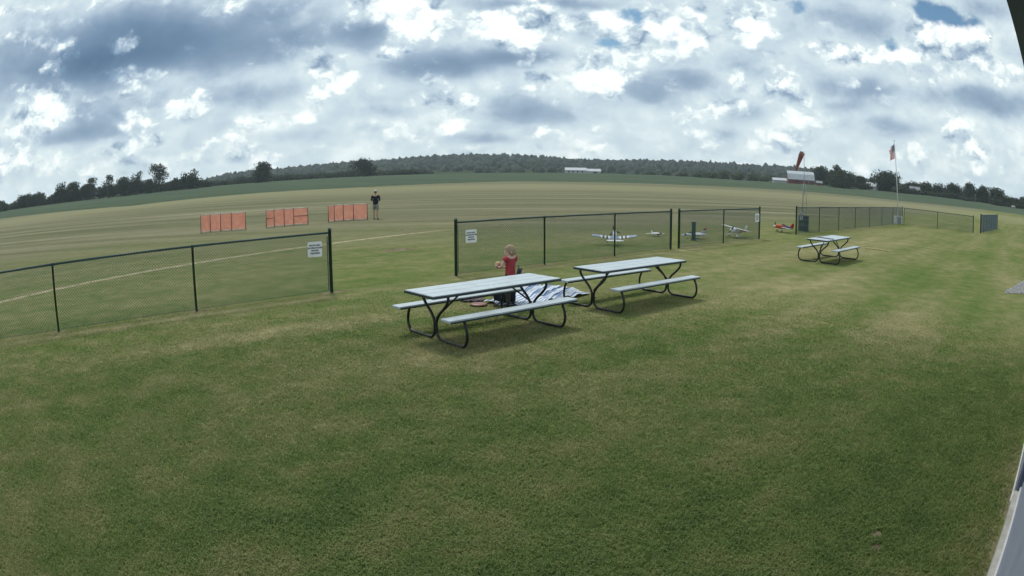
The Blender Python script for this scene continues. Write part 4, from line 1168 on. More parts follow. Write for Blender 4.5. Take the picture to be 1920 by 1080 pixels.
faces = [(j * (nu + 1) + i, j * (nu + 1) + i + 1, (j + 1) * (nu + 1) + i + 1, (j + 1) * (nu + 1) + i) for j in range(nv) for i in range(nu)]
fl = MB().add(verts, faces, smooth=True).build('flag', fm, None, (29.15, 42.3, 0))
ul = fl.data.uv_layers.new(name='UVMap')
ul.data.foreach_set('uv', [c for l in fl.data.loops for c in uvs[l.vertex_index]])
tag(fl, 'stars and stripes flag drooping from the tall white flagpole', 'flag')

# ------------------------------------------------------------------ model aircraft parked on the field
P_WHITE = pm('model_white', (.84, .84, .86), .35, var=.04, scale=12)
P_SILVER = pm('model_silver', (.36, .43, .52), .35, metal=.25, var=.08, scale=10)
P_RED = pm('model_red', (.42, .035, .025), .35, var=.08, scale=10)
P_ORANGE = pm('model_orange', (.55, .10, .035), .35, var=.08, scale=10)
P_BLUE = pm('model_blue', (.05, .07, .22), .35, var=.08, scale=10)
P_GREY = pm('model_grey', (.42, .44, .50), .4, var=.08, scale=10)
P_BLACK = pm('model_black', (.012, .012, .014), .4, var=.1)
P_GLASS = pm('canopy_tint', (.03, .04, .06), .12, spec=.7)
P_BROWN = pm('propeller_wood', (.16, .055, .025), .4, var=.2, scale=14)
P_RUBBER = pm('rubber', (.02, .02, .02), .8)
def stripe_mat(name, base):
    m, n, b = new_mat(name)
    tc = n.n('ShaderNodeTexCoord').outputs['Object']
    x, y, z = n.sep(tc)
    ay = n.math('ABSOLUTE', y)
    inb = n.math('MULTIPLY', n.math('GREATER_THAN', ay, .17), n.math('LESS_THAN', ay, .52))
    st = n.math('GREATER_THAN', n.math('FRACT', n.math('MULTIPLY', n.math('SUBTRACT', ay, .17), 1 / .14)), .5)
    c = n.mix(inb, base, n.mix(st, (.74, .74, .76), (.015, .015, .02)))
    n.put(b.inputs['Base Color'], c); b.inputs['Roughness'].default_value = .35
    return m
def airfoil(chord, t, k=7):
    up = [(chord * (.5 - x), chord * t * (1.48 * math.sqrt(max(x, 0)) - .63 * x - 1.76 * x * x + 1.42 * x ** 3 - .51 * x ** 4) * 2.2) for x in np.linspace(0, 1, k) ** 1.5]
    lo = [(x, -z * .45) for x, z in reversed(up[1:-1])]
    return up + lo
def surface(m, stations, t=.10, vertical=False):
    """stations: (span position, x centre, z, chord); horizontal along y or vertical along z"""
    secs = []
    for s, xc, z, ch in stations:
        pr = airfoil(ch, t)
        secs.append([(xc + a, c * .8, s) for a, c in pr] if vertical else [(xc + a, s, z + c) for a, c in pr])
    m.loft(secs)
def fuselage(m, secs, n=12):
    m.loft([[(x, math.cos(a) * w, z + math.sin(a) * h) for a in np.linspace(0, 2 * math.pi, n, endpoint=False)] for x, z, w, h in secs])
def wheel(parent, c, r):
    w = MB().tube([(c[0], c[1] - r * .3, c[2]), (c[0], c[1] + r * .3, c[2])], r, 12).build('wheel', P_RUBBER, parent)
    MB().tube([(c[0], c[1] - r * .33, c[2]), (c[0], c[1] + r * .33, c[2])], r * .5, 10).build('hub', P_WHITE, w)
def propeller(parent, x, z, L, blades, phase, mat=P_BROWN, spin=None, spin_r=.04):
    for k in range(blades):
        a = phase + 2 * math.pi * k / blades
        ca, sa = math.cos(a), math.sin(a)
        secs = []
        for s, w, tw in ((.02, .018, .9), (L * .35, .034, .55), (L * .75, .030, .3), (L, .012, .2)):
            dx, dp = w * math.sin(tw), w * math.cos(tw)
            secs.append([(x + dx, ca * s - sa * dp, z + sa * s + ca * dp), (x + .006, ca * s, z + sa * s), (x - dx, ca * s + sa * dp, z + sa * s - ca * dp), (x - .006, ca * s, z + sa * s)])
        MB().loft(secs, smooth=False).build('propeller_blade', mat, parent)
    MB().loft([[(xx, math.cos(q) * rr, z + math.sin(q) * rr) for q in np.linspace(0, 2 * math.pi, 12, endpoint=False)] for xx, rr in ((x - .03, spin_r), (x, spin_r * .97), (x + spin_r, spin_r * .7), (x + spin_r * 1.8, .004))]).build('spinner', spin or mat, parent)
def aim(o, loc, fwd, pitch):
    yaw = math.atan2(fwd[1], fwd[0])
    o.location = loc
    o.rotation_euler = (0, -R(pitch), yaw)

PG = 'model aircraft parked beyond the fence'
# tail-dragging fighter with invasion stripes, seen from behind
a = thing('model_airplane', 'silver-blue model fighter with black and white wing stripes, seen from behind', 'model airplane', group=PG)
m = MB(); fuselage(m, [(-.66, .05, .012, .03), (-.45, .045, .045, .06), (-.15, .02, .075, .095), (.15, .02, .085, .11), (.42, .02, .08, .095), (.60, .02, .065, .07), (.64, .02, .05, .055)]); m.build('fuselage', P_SILVER, a)
m = MB(); surface(m, [(-.83, .02, .07, .16), (-.78, .02, .06, .20), (-.1, .05, -.05, .34), (.1, .05, -.05, .34), (.78, .02, .06, .20), (.83, .02, .07, .16)]); m.build('wing', stripe_mat('striped_wing', (.26, .34, .46)), a)
m = MB(); surface(m, [(-.30, -.56, .06, .09), (-.27, -.56, .06, .12), (0, -.55, .06, .17), (.27, -.56, .06, .12), (.30, -.56, .06, .09)], .07); m.build('tailplane', P_WHITE, a)
m = MB(); surface(m, [(.06, -.56, 0, .20), (.20, -.60, 0, .14), (.25, -.61, 0, .09)], .08, True); m.build('fin', P_SILVER, a)
m = MB(); fuselage(m, [(-.2, .10, .01, .01), (-.08, .115, .05, .06), (.08, .12, .055, .075), (.2, .11, .04, .03), (.24, .1, .01, .01)]); m.build('canopy', P_WHITE, a)
propeller(a, .66, .02, .24, 3, R(75), spin=P_WHITE, spin_r=.055)
for sy in (-1, 1):
    MB().tube([(.2, sy * .26, -.05), (.26, sy * .26, -.22)], .010, 6).build('strut', P_GREY, a)
    wheel(a, (.27, sy * .27, -.24), .055)
wheel(a, (-.5, 0, -.03), .022)
aim(a, (3.48, 22.4, .27), (.13, 1), 13)
a.scale = (.93, .93, .93)

# little white plane farther out
a = thing('model_airplane', 'tiny plain white model plane with long thin wings, farthest behind the fence', 'model airplane', group=PG)
m = MB(); fuselage(m, [(-.36, .02, .008, .012), (-.2, .02, .03, .035), (.05, .02, .05, .06), (.26, .01, .05, .05), (.34, .01, .02, .02)]); m.build('fuselage', P_WHITE, a)
m = MB(); surface(m, [(-.43, -.02, .02, .07), (-.40, -.02, .02, .10), (0, 0, -.01, .18), (.40, -.02, .02, .10), (.43, -.02, .02, .07)]); m.build('wing', P_WHITE, a)
m = MB(); surface(m, [(-.14, -.32, .03, .06), (0, -.31, .03, .10), (.14, -.32, .03, .06)], .07); m.build('tailplane', P_WHITE, a)
m = MB(); surface(m, [(.03, -.31, 0, .10), (.13, -.33, 0, .06)], .08, True); m.build('fin', P_WHITE, a)
m = MB(); fuselage(m, [(-.06, .06, .01, .01), (.04, .07, .03, .03), (.14, .06, .01, .01)]); m.build('canopy', P_GLASS, a)
for sy in (-1, 1):
    wheel(a, (.06, sy * .1, -.075), .03)
propeller(a, .35, .01, .11, 2, R(15), P_BLACK, spin_r=.02)
aim(a, (5.68, 25.9, .10), (.25, -.97), 3)

# pale jet, nose to the left
a = thing('model_airplane', 'pale grey and white model jet, nose left, behind the short green post', 'model airplane', group=PG)
m = MB(); fuselage(m, [(-.52, .0, .05, .05), (-.42, .0, .065, .065), (-.1, 0, .08, .075), (.2, 0, .07, .065), (.42, -.005, .045, .045), (.56, -.015, .02, .02), (.60, -.02, .004, .004)]); m.build('fuselage', P_WHITE, a)
m = MB(); surface(m, [(-.48, -.24, .02, .10), (-.44, -.22, .02, .13), (0, -.05, .0, .42), (.44, -.22, .02, .13), (.48, -.24, .02, .10)], .05); m.build('wing', P_GREY, a)
m = MB(); surface(m, [(-.24, -.50, .02, .08), (0, -.44, .02, .20), (.24, -.50, .02, .08)], .05); m.build('tailplane', P_GREY, a)
m = MB(); surface(m, [(.05, -.42, 0, .24), (.17, -.485, 0, .175)], .06, True); m.build('fin', P_GREY, a)
m = MB(); surface(m, [(.171, -.486, 0, .174), (.27, -.54, 0, .11)], .06, True); m.build('fin_tip', P_RED, a)
m = MB(); fuselage(m, [(.40, -.004, .049, .049), (.47, -.008, .038, .038)]); m.build('nose_band', P_BLUE, a)
m = MB(); fuselage(m, [(.0, .06, .01, .01), (.12, .07, .04, .05), (.26, .055, .035, .04), (.36, .03, .01, .01)]); m.build('canopy', P_GLASS, a)
for c in ((.34, 0), (-.1, -.16), (-.1, .16)):
    MB().tube([(c[0], c[1], -.03), (c[0], c[1], -.13)], .007, 5).build('strut', P_GREY, a)
    wheel(a, (c[0], c[1], -.135), .03)
aim(a, (7.12, 25.2, .165), (-.96, -.28), 1)

# high-wing white and red plane, nose to the left
a = thing('model_airplane', 'white high-wing model plane with red rear fuselage behind two-bay fence', 'model airplane', group=PG)
m = MB(); fuselage(m, [(-.62, .10, .012, .03), (-.35, .07, .045, .06), (-.05, .03, .085, .11)]); m.build('rear_fuselage', P_RED, a)
m = MB(); fuselage(m, [(-.05, .03, .086, .111), (.15, .02, .09, .115), (.30, .0, .10, .105), (.42, .0, .10, .10), (.46, .0, .07, .07)]); m.build('fuselage', P_WHITE, a)
m = MB(); surface(m, [(-.70, .1, .115, .18), (-.66, .1, .113, .24), (0, .1, .10, .28), (.66, .1, .113, .24), (.70, .1, .115, .18)]); m.build('wing', P_WHITE, a)
m = MB(); surface(m, [(-.28, -.56, .10, .10), (0, -.54, .10, .20), (.28, -.56, .10, .10)], .07); m.build('tailplane', P_WHITE, a)
m = MB(); surface(m, [(.08, -.54, 0, .20), (.26, -.60, 0, .16), (.32, -.61, 0, .09)], .08, True); m.build('fin', P_WHITE, a)
m = MB(); fuselage(m, [(.0, .1, .06, .03), (.1, .11, .075, .045), (.2, .10, .07, .03), (.26, .09, .03, .01)]); m.build('windscreen', P_GLASS, a)
for sy in (-1, 1):
    MB().tube([(.22, sy * .07, -.07), (.24, sy * .2, -.19)], .012, 6).build('strut', P_WHITE, a)
    wheel(a, (.24, sy * .21, -.2), .05)
    m = MB(); fuselage(m, [(.15, -.17, .02, .03), (.22, -.18, .035, .05), (.30, -.19, .03, .04), (.33, -.2, .01, .01)]); m.build('wheel_fairing', P_WHITE, a).location = (0, sy * .21, 0)
    MB().tube([(.1, sy * .07, -.03), (.12, sy * .42, .09)], .007, 5).build('wing_strut', P_WHITE, a)
wheel(a, (-.58, 0, .02), .022)
propeller(a, .48, .0, .19, 2, R(60), P_BLACK, P_WHITE, .045)
aim(a, (9.3, 26.1, .25), (-.80, -.60), 9)
a.rotation_euler.x = R(-7)
a.scale = (1.04, 1.04, 1.04)

# red aerobatic plane, nose to the left
a = thing('model_airplane', 'red-orange low-wing model plane with grey wings, in the fence gap', 'model airplane', group=PG)
m = MB(); fuselage(m, [(-.62, .07, .012, .03), (-.40, .05, .045, .055), (-.1, .03, .075, .09)]); m.build('rear_fuselage', P_BLUE, a)
m = MB(); fuselage(m, [(-.1, .03, .076, .091), (.15, .02, .085, .10), (.38, .01, .085, .09), (.5, .0, .075, .075), (.53, 0, .05, .05)]); m.build('fuselage', P_ORANGE, a)
m = MB(); surface(m, [(-.72, .02, -.02, .18), (-.68, .03, -.02, .22), (0, .08, -.03, .32), (.68, .03, -.02, .22), (.72, .02, -.02, .18)]); m.build('wing', P_GREY, a)
m = MB(); surface(m, [(-.28, -.56, .07, .10), (0, -.54, .07, .20), (.28, -.56, .07, .10)], .07); m.build('tailplane', P_RED, a)
m = MB(); surface(m, [(.06, -.54, 0, .24), (.24, -.58, 0, .17), (.30, -.60, 0, .10)], .08, True); m.build('fin', P_RED, a)
m = MB(); fuselage(m, [(-.18, .09, .01, .01), (-.06, .115, .05, .05), (.08, .12, .05, .05), (.2, .09, .01, .01)]); m.build('canopy', P_GLASS, a)
for sy in (-1, 1):
    MB().tube([(.2, sy * .06, -.06), (.22, sy * .2, -.17)], .012, 6).build('strut', P_GREY, a)
    wheel(a, (.22, sy * .21, -.18), .045)
wheel(a, (-.58, 0, .0), .022)
propeller(a, .56, .0, .2, 2, R(80), P_BLACK, P_WHITE, .045)
aim(a, (13.0, 29.55, .225), (-.97, -.22), 8)

# ------------------------------------------------------------------ people
def skin_mesh(verts, edges, radii, sub=2, root=0):
    me = bpy.data.meshes.new('tmp'); me.from_pydata([tuple(v) for v in verts], edges, [])
    ob = bpy.data.objects.new('tmp', me); COL.objects.link(ob)
    sk = ob.modifiers.new('Skin', 'SKIN')
    sk.use_smooth_shade = True
    sv = me.skin_vertices[0].data
    for i, r in enumerate(radii):
        sv[i].radius = r if isinstance(r, (tuple, list)) else (r, r)
        sv[i].use_root = (i == root)
    ss = ob.modifiers.new('Sub', 'SUBSURF'); ss.levels = sub; ss.render_levels = sub
    bpy.context.view_layer.update()
    out = bpy.data.meshes.new_from_object(ob.evaluated_get(bpy.context.evaluated_depsgraph_get()))
    bpy.data.objects.remove(ob); bpy.data.meshes.remove(me)
    return out
class Skel:
    def __init__(self): self.v, self.e, self.r, self.n = [], [], [], {}
    def add(self, name, p, r, link=None):
        self.n[name] = len(self.v); self.v.append(Vector(p)); self.r.append(r)
        if link is not None: self.e.append((self.n[link], self.n[name]))
        return self
    def build(self, name, mat, parent, sub=2, extra=None):
        me = skin_mesh(self.v, self.e, self.r, sub)
        if extra is not None:
            import bmesh
            bm = bmesh.new(); bm.from_mesh(me)
            t = extra.mesh('tmp', mat); bm.from_mesh(t); bm.to_mesh(me); bm.free(); bpy.data.meshes.remove(t)
        me.materials.clear(); me.materials.append(mat)
        me.polygons.foreach_set('use_smooth', [True] * len(me.polygons))
        me.polygons.foreach_set('material_index', [0] * len(me.polygons))
        o = bpy.data.objects.new(name, me); COL.objects.link(o); o.parent = parent
        return o
def head_mesh(m, c, h, fwd=(0, 1, 0), tilt=0.0):
    """a head of height h centred on c, facing fwd"""
    f = Vector(fwd).normalized(); s = f.cross(Vector((0, 0, 1))).normalized(); u = s.cross(f)
    P = lambda a, b, d: Vector(c) + s * a * h + f * b * h + u * d * h
    rows = []
    for k in range(13):
        t = -1 + 2 * k / 12
        z = .5 * math.sin(t * math.pi / 2)
        w = math.cos(t * math.pi / 2)
        jaw = 1 - .30 * max(0, -t)                       # narrower towards the chin
        ring = []
        for j in range(18):
            a = 2 * math.pi * j / 18
            x, y = math.cos(a) * .335 * w * jaw, math.sin(a) * .40 * w
            y += .05 * (t < 0) * (-t) * (1 - abs(math.cos(a)))  # chin forward
            if y > 0:
                y *= 1 - .12 * abs(t)
                if abs(x) < .13 and -.25 < z < .06:          # nose
                    y += .10 * (1 - abs(x) / .13) * (1 - abs(z + .10) / .17)
                if abs(x) < .2 and abs(z - .05) < .06 and abs(x) > .05:  # eye sockets
                    y -= .022
            ring.append(P(x, y, z))
        rows.append(ring)
    m.loft(rows)
    for sx in (-1, 1):                                    # ears
        m.loft([[P(sx * (.315 + o * .035), -.02 + math.cos(q) * .055 * r, -.02 + math.sin(q) * .10 * r) for q in np.linspace(0, 2 * math.pi, 10, endpoint=False)] for o, r in ((0, .7), (.6, 1), (1.4, .95), (1.8, .5))])
    return P
def hand_mesh(m, wrist, direction, palm_n, size, curl=.6, thumb=1):
    """palm and five curled fingers as tapered chains rooted in the palm"""
    d = Vector(direction).normalized(); n_ = Vector(palm_n); n_ = (n_ - d * n_.dot(d)).normalized(); s = d.cross(n_)
    w = Vector(wrist)
    q = size
    secs = []
    for t, a, b in ((-.05, .16, .13), (.15, .20, .13), (.35, .235, .12), (.5, .23, .10), (.56, .19, .07)):
        secs.append([w + d * t * q + s * math.cos(g_) * a * q + n_ * math.sin(g_) * b * q * .8 for g_ in np.linspace(0, 2 * math.pi, 10, endpoint=False)])
    m.loft(secs)
    for i, (off, ln) in enumerate(((-.17, .40), (-.06, .47), (.06, .44), (.165, .34))):
        p = w + d * .46 * q + s * off * q
        pts = [p]; ang = curl * .35; cur = p
        for seg in (.42, .33, .25):
            dd = d * math.cos(ang) + n_ * math.sin(ang)
            cur = cur + dd * ln * q * seg; pts.append(cur); ang += curl
        m.tube(pts, [.062 * q, .056 * q, .05 * q, .04 * q], 7)
    p = w + d * .12 * q + s * thumb * .17 * q
    t1 = p + (d * .6 + s * thumb * .7 + n_ * .2) * .2 * q
    t2 = t1 + (d * .9 + n_ * .5) * .17 * q
    m.tube([p, t1, t2], [.075 * q, .065 * q, .045 * q], 7)
SKIN = pm('skin', (.42, .24, .17), .55, var=.07, scale=14)
SKIN_FAIR = pm('fair_skin', (.62, .41, .33), .55, var=.06, scale=14)
NAVY = pm('navy_cloth', (.022, .026, .042), .9, var=.25, scale=10, bump=.2, spec=.1)
KHAKI = pm('grey_khaki_cloth', (.23, .22, .20), .9, var=.12, scale=10, bump=.2, spec=.1)
RED_CLOTH = pm('red_cloth', (.38, .055, .07), .85, var=.15, scale=12, bump=.25, spec=.12)
DARK_CLOTH = pm('dark_trouser_cloth', (.055, .055, .046), .9, var=.25, scale=10, bump=.2, spec=.1)
SHOE = pm('dark_shoe', (.02, .02, .022), .6, var=.2)
CAP = pm('pale_cap', (.52, .52, .44), .8, var=.08, scale=10)
HAIR_GREY = pm('dark_hair', (.05, .04, .035), .8, var=.3, scale=40)
HAIR_BLOND = pm('light_brown_hair', (.33, .24, .155), .75, var=.35, scale=60, bump=.5)
EYE = pm('eye', (.02, .018, .016), .2)
def torso_skel(S, H, z_off=0.0, wide=1.0, lean=0.0):
    S.add('pelvis', (0, 0, .52 * H), (.078 * H * wide, .062 * H))
    S.add('waist', (0, lean * .3, .60 * H), (.072 * H * wide, .055 * H), 'pelvis')
    S.add('chest', (0, lean * .7, .71 * H), (.088 * H * wide, .065 * H), 'waist')
    S.add('upper', (0, lean, .785 * H), (.075 * H * wide, .055 * H), 'chest')
    return S
def make_person(label, H, loc, rz, arms, shirt, legs_mat, shoe, skin, short_legs, hair, cap, head_fwd, group=None, girth=1.0, sleeve=.55, stance=.055, head_k=7.5):
    root = thing('person', label, 'person', loc, rz, group)
    hh = H / head_k
    S = torso_skel(Skel(), H, wide=.93 * girth)
    S.add('neck', (0, .004 * H, .835 * H), .031 * H, 'upper').add('skull', (0, .008 * H, H - hh * .62), .035 * H, 'neck')
    for sx, sd in ((-1, 'l'), (1, 'r')):
        el, wr = arms[sd]
        S.add('sh' + sd, (sx * .108 * H * girth, 0, .795 * H), .036 * H, 'upper')
        S.add('el' + sd, el, .025 * H, 'sh' + sd).add('wr' + sd, wr, .0175 * H, 'el' + sd)
        S.add('hip' + sd, (sx * .052 * H, 0, .485 * H), .056 * H, 'pelvis')
        S.add('kn' + sd, (sx * stance * H, .008 * H, .275 * H), .035 * H, 'hip' + sd)
        S.add('cf' + sd, (sx * stance * H, -.010 * H, .19 * H), .034 * H, 'kn' + sd)
        S.add('an' + sd, (sx * stance * H, -.005 * H, .045 * H), .021 * H, 'cf' + sd)
    ex = MB()
    hc = (0, .010 * H, H - hh * .5)
    P = head_mesh(ex, hc, hh, head_fwd)
    for sx, sd in ((-1, 'l'), (1, 'r')):
        el, wr = Vector(arms[sd][0]), Vector(arms[sd][1])
        hand_mesh(ex, wr, (wr - el), Vector((-sx * .6, .2, .5)), hh * .82, .7, thumb=sx)
    S.build('body', skin, root, 2, ex)
    for sx in (-1, 1):
        e = MB(); c = P(sx * .135, .345, .045); r = hh * .03
        e.lathe([(.001, -r), (r * .7, -r * .7), (r, 0), (r * .7, r * .7), (.001, r)], c, 8); e.build('eye', EYE, root)
    T = torso_skel(Skel(), H, wide=1.02 * girth)
    T.r[0] = (.094 * H * girth, .080 * H); T.v[0] = Vector((0, 0, .43 * H)); T.v[1] = Vector((0, 0, .58 * H)); T.r[1] = (.088 * H * girth, .072 * H)
    T.add('col', (0, .003 * H, .832 * H), .045 * H, 'upper')
    for sx, sd in ((-1, 'l'), (1, 'r')):
        el = Vector(arms[sd][0]); sh = Vector((sx * .108 * H * girth, 0, .795 * H))
        T.add('sh' + sd, sh, .045 * H, 'upper').add('sl' + sd, sh.lerp(el, sleeve), .037 * H, 'sh' + sd)
        if sleeve > .9:
            wr = Vector(arms[sd][1]); T.add('fw' + sd, el.lerp(wr, sleeve - .9 + .2), .028 * H, 'sl' + sd)
    T.build('shirt', shirt, root)
    B = Skel().add('w', (0, 0, .615 * H), (.076 * H * girth, .058 * H)).add('p', (0, 0, .535 * H), (.086 * H * girth, .071 * H), 'w')
    for sx, sd in ((-1, 'l'), (1, 'r')):
        B.add('h' + sd, (sx * .054 * H, 0, .465 * H), .068 * H, 'p')
        if short_legs:
            B.add('k' + sd, (sx * stance * 1.02 * H, .006 * H, .30 * H), .052 * H, 'h' + sd)
        else:
            B.add('k' + sd, (sx * stance * H, .010 * H, .27 * H), .047 * H, 'h' + sd).add('c' + sd, (sx * stance * H, -.008 * H, .18 * H), .048 * H, 'k' + sd).add('a' + sd, (sx * stance * H, -.004 * H, .04 * H), .040 * H, 'c' + sd)
    B.build('shorts' if short_legs else 'trousers', legs_mat, root)
    for sx in (-1, 1):
        F = Skel().add('heel', (sx * stance * H, -.030 * H, .022 * H), (.022 * H, .022 * H)).add('mid', (sx * stance * H, .03 * H, .022 * H), (.025 * H, .022 * H), 'heel').add('toe', (sx * (stance + .008) * H, .095 * H, .016 * H), (.024 * H, .016 * H), 'mid')
        F.build('shoe', shoe, root)
    f = Vector(head_fwd).normalized()
    hm = MB()
    rows = []
    top_only = .02 if cap else -.30
    for k in range(9):
        t = k / 8
        z = .54 * math.sin((-.30 + 1.30 * t) * math.pi / 2) + .0
        w = math.cos((-.30 + 1.30 * t) * math.pi / 2) * 1.09
        ring = []
        for j in range(20):
            a_ = 2 * math.pi * j / 20
            x, y = math.cos(a_) * .345 * w, math.sin(a_) * .415 * w - .03
            zz = z
            front = max(0, math.sin(a_))
            if zz < .26 * front + .02:
                zz = max(zz, .26 * front - .02 - .25 * (1 - front)) if front > .15 else zz
                if front > .15:
                    y = min(y, .36 * math.sqrt(max(.02, 1 - (zz / .52) ** 2)) * 1.06)
            wob = 1 + .03 * math.sin(j * 3.1 + k * 2)
            ring.append(P(x * wob, y * wob, zz))
        rows.append(ring)
    hm.loft(rows)
    hm.build('hair', hair, root)
    if cap:
        cm = MB()
        cm.loft([[P(math.cos(q) * .37 * w, math.sin(q) * .44 * w - .02, z) for q in np.linspace(0, 2 * math.pi, 18, endpoint=False)] for z, w in ((.10, 1.0), (.22, 1.0), (.36, .86), (.47, .62), (.54, .28), (.56, .04))])
        cm.loft([[P(x, y, .13 + dz - (.06 if y > .5 else 0)) for x, y in ((-.30, .28), (-.26, .58), (-.12, .72), (.12, .72), (.26, .58), (.30, .28))] for dz in (0, .03)])
        cm.build('cap', CAP, root)
    return root
H = 1.66
arms = {'l': ((-.142 * H, -.012 * H, .645 * H), (-.075 * H, .125 * H, .605 * H)), 'r': ((.150 * H, -.012 * H, .645 * H), (.085 * H, .13 * H, .615 * H))}
make_person('man in cap, dark shirt and grey shorts standing with his back turned, hands in front', H, (-7.66, 37.0, 0), R(-8), arms, NAVY, KHAKI, SHOE, SKIN, True, HAIR_GREY, True, (.1, 1, -.05), girth=1.16, sleeve=.95, stance=.062)
tx = thing('transmitter', 'dark handheld radio transmitter held in front of the standing man', 'transmitter', (-7.66 + .022 * H, 37.0 + .20 * H, .615 * H), R(-8))
MB().box((0, 0, 0), (.17, .16, .05), bev=.012).build('case', P_BLACK, tx)
MB().tube([(0, .07, .02), (.0, .20, .12)], .006, 6).build('antenna', STEEL, tx)

H = 1.10
CH = (-.03, 11.86, 0)
arms = {'l': ((-.165 * H, .04 * H, .66 * H), (-.085 * H, .150 * H, .635 * H)), 'r': ((.16 * H, .05 * H, .63 * H), (.015 * H, .165 * H, .625 * H))}
crz = R(48)                                     # faces left in the view
make_person('small child in a red T-shirt standing behind the nearest table, facing left', H, CH, crz, arms, RED_CLOTH, DARK_CLOTH, SHOE, SKIN_FAIR, False, HAIR_BLOND, False, (-.86, .5, -.10), girth=1.18, sleeve=.5, stance=.06, head_k=4.55)
# bun held in both hands
q = Vector((-.04 * H, .225 * H, .65 * H)); q.rotate(Matrix.Rotation(crz, 3, 'Z'))
bn_ = thing('snack', 'small pale round snack held in the hands of the child', 'snack', (CH[0] + q.x, CH[1] + q.y, q.z))
MB().lathe([(.01, .006), (.045, .010), (.058, .03), (.05, .055), (.028, .070), (.003, .074)], (0, 0, 0), 14).build('top', pm('bun', (.50, .34, .20), .7, var=.15, scale=20), bn_)
MB().lathe([(.01, -.03), (.045, -.028), (.056, -.015), (.056, .002), (.03, .006)], (0, 0, 0), 14).build('base', pm('bun_dark', (.08, .05, .035), .7, var=.2, scale=20), bn_)

# ------------------------------------------------------------------ folding chair, blanket, disc and towel on the grass
ch = thing('folding_chair', 'low dark navy folding camp chair right behind the child', 'chair', (-.15, 12.03, 0), R(97))
CHAIR_CLOTH = pm('chair_cloth', (.020, .026, .045), .85, var=.25, scale=12, bump=.2, spec=.15)
CHAIR_GREY = pm('chair_grey_cloth', (.13, .15, .18), .85, var=.15, scale=12, spec=.15)
def sheet(name, f, nu, nv, mat, parent, th=.006):
    top = [Vector(f(i / nu, j / nv)) for j in range(nv + 1) for i in range(nu + 1)]
    n1 = len(top)
    F = [(j * (nu + 1) + i, j * (nu + 1) + i + 1, (j + 1) * (nu + 1) + i + 1, (j + 1) * (nu + 1) + i) for j in range(nv) for i in range(nu)]
    o = MB().add(top, F, smooth=True).build(name, mat, parent)
    so = o.modifiers.new('thickness', 'SOLIDIFY'); so.thickness = th; so.offset = 0
    return o
# chair axes: x left-right, y forward (towards the child's left hand side)
sheet('seat', lambda u, v: ((u - .5) * .40, (v - .45) * .40, .235 - .05 * math.sin(math.pi * u) + .03 * v), 8, 8, CHAIR_CLOTH, ch)
sheet('backrest', lambda u, v: ((u - .5) * .40, -.19 - .11 * v + .03 * math.sin(math.pi * u), .23 + .44 * v), 8, 8, CHAIR_CLOTH, ch)
for sx in (-1, 1):
    sheet('side_panel', lambda u, v, sx=sx: (sx * .205, -.18 + .38 * u, .06 + (.20 + .02 * u) * v + .12 * (1 - v) * abs(u - .45)), 5, 3, CHAIR_GREY if sx > 0 else CHAIR_CLOTH, ch)
    MB().tube([(sx * .20, .20, .0), (sx * .20, -.20, .26), (sx * .20, -.305, .69)], .011, 7).build('frame_tube', FRAME, ch)
    MB().tube([(sx * .20, -.24, .0), (sx * .20, .20, .27)], .011, 7).build('leg', FRAME, ch)
MB().tube([(-.20, .20, .012), (.20, .20, .012)], .010, 6).build('stretcher', FRAME, ch)
MB().tube([(-.20, -.24, .012), (.20, -.24, .012)], .010, 6).build('stretcher', FRAME, ch)

bm_, n, b = new_mat('striped_blanket')
uv = n.n('ShaderNodeUVMap').outputs[0]
u, v, _ = n.sep(uv)
tcn = n.n('ShaderNodeTexCoord').outputs['Object']
wv_ = n.math('FRACT', n.math('MULTIPLY', n.math('ADD', u, n.math('MULTIPLY', n.noise(tcn, 3, 3), .03)), 10.0))
c = n.ramp(wv_, [(0.0, (.66, .69, .74)), (.40, (.70, .73, .78)), (.44, (.10, .16, .32)), (.62, (.08, .12, .25)), (.66, (.62, .67, .74)), (.72, (.24, .33, .48)), (.86, (.22, .31, .46)), (.90, (.68, .71, .76))])
c = n.mix(n.rng(n.noise(tcn, 7, 5, .6), .5, .75, 0, .35), c, (.42, .45, .50))
n.put(b.inputs['Base Color'], c); b.inputs['Roughness'].default_value = .9; b.inputs['Specular IOR Level'].default_value = .1
bn = n.n('ShaderNodeBump'); bn.inputs['Strength'].default_value = .3; bn.inputs['Distance'].default_value = .01
n.put(bn.inputs['Height'], n.noise(tcn, 60, 3)); n.put(b.inputs['Normal'], bn.outputs[0])
C0, C1, C2, C3 = Vector((-.52, 12.12)), Vector((.30, 11.72)), Vector((1.50, 13.02)), Vector((.52, 14.12))   # corners, going round
nu, nv = 90, 70
verts, uvs = [], []
gg = np.random.default_rng(9); ph = gg.uniform(0, 6.28, 12)
for j in range(nv + 1):
    for i in range(nu + 1):
        uu, vv = i / nu, j / nv
        p = (C0 * (1 - vv) + C1 * vv) * (1 - uu) + (C3 * (1 - vv) + C2 * vv) * uu
        back = float(sstep(.42, .62, uu))
        fold = .5 + .5 * math.sin(vv * 34 + 2.2 * math.sin(uu * 5) + ph[0])
        z = .012 + .085 * back * fold * float(sstep(0, .12, 1 - vv)) * float(sstep(1.0, .9, uu)) + .018 * (1 + math.sin(uu * 17 + vv * 6 + ph[1])) * (.4 + .6 * math.sin(vv * 9 + uu * 4 + ph[2]) ** 2)
        z += .012 * math.sin(uu * 41 + vv * 13) + .02 * float(sstep(.6, 1.0, vv)) * (1 + math.sin(uu * 24))
        wob = .05 * math.sin(vv * 11 + uu * 3) * (abs(uu - .5) * 2) ** 3, .05 * math.sin(uu * 12 + vv) * (abs(vv - .5) * 2) ** 3
        verts.append((p.x + wob[0], p.y + wob[1], max(z, .006))); uvs.append((vv, uu))
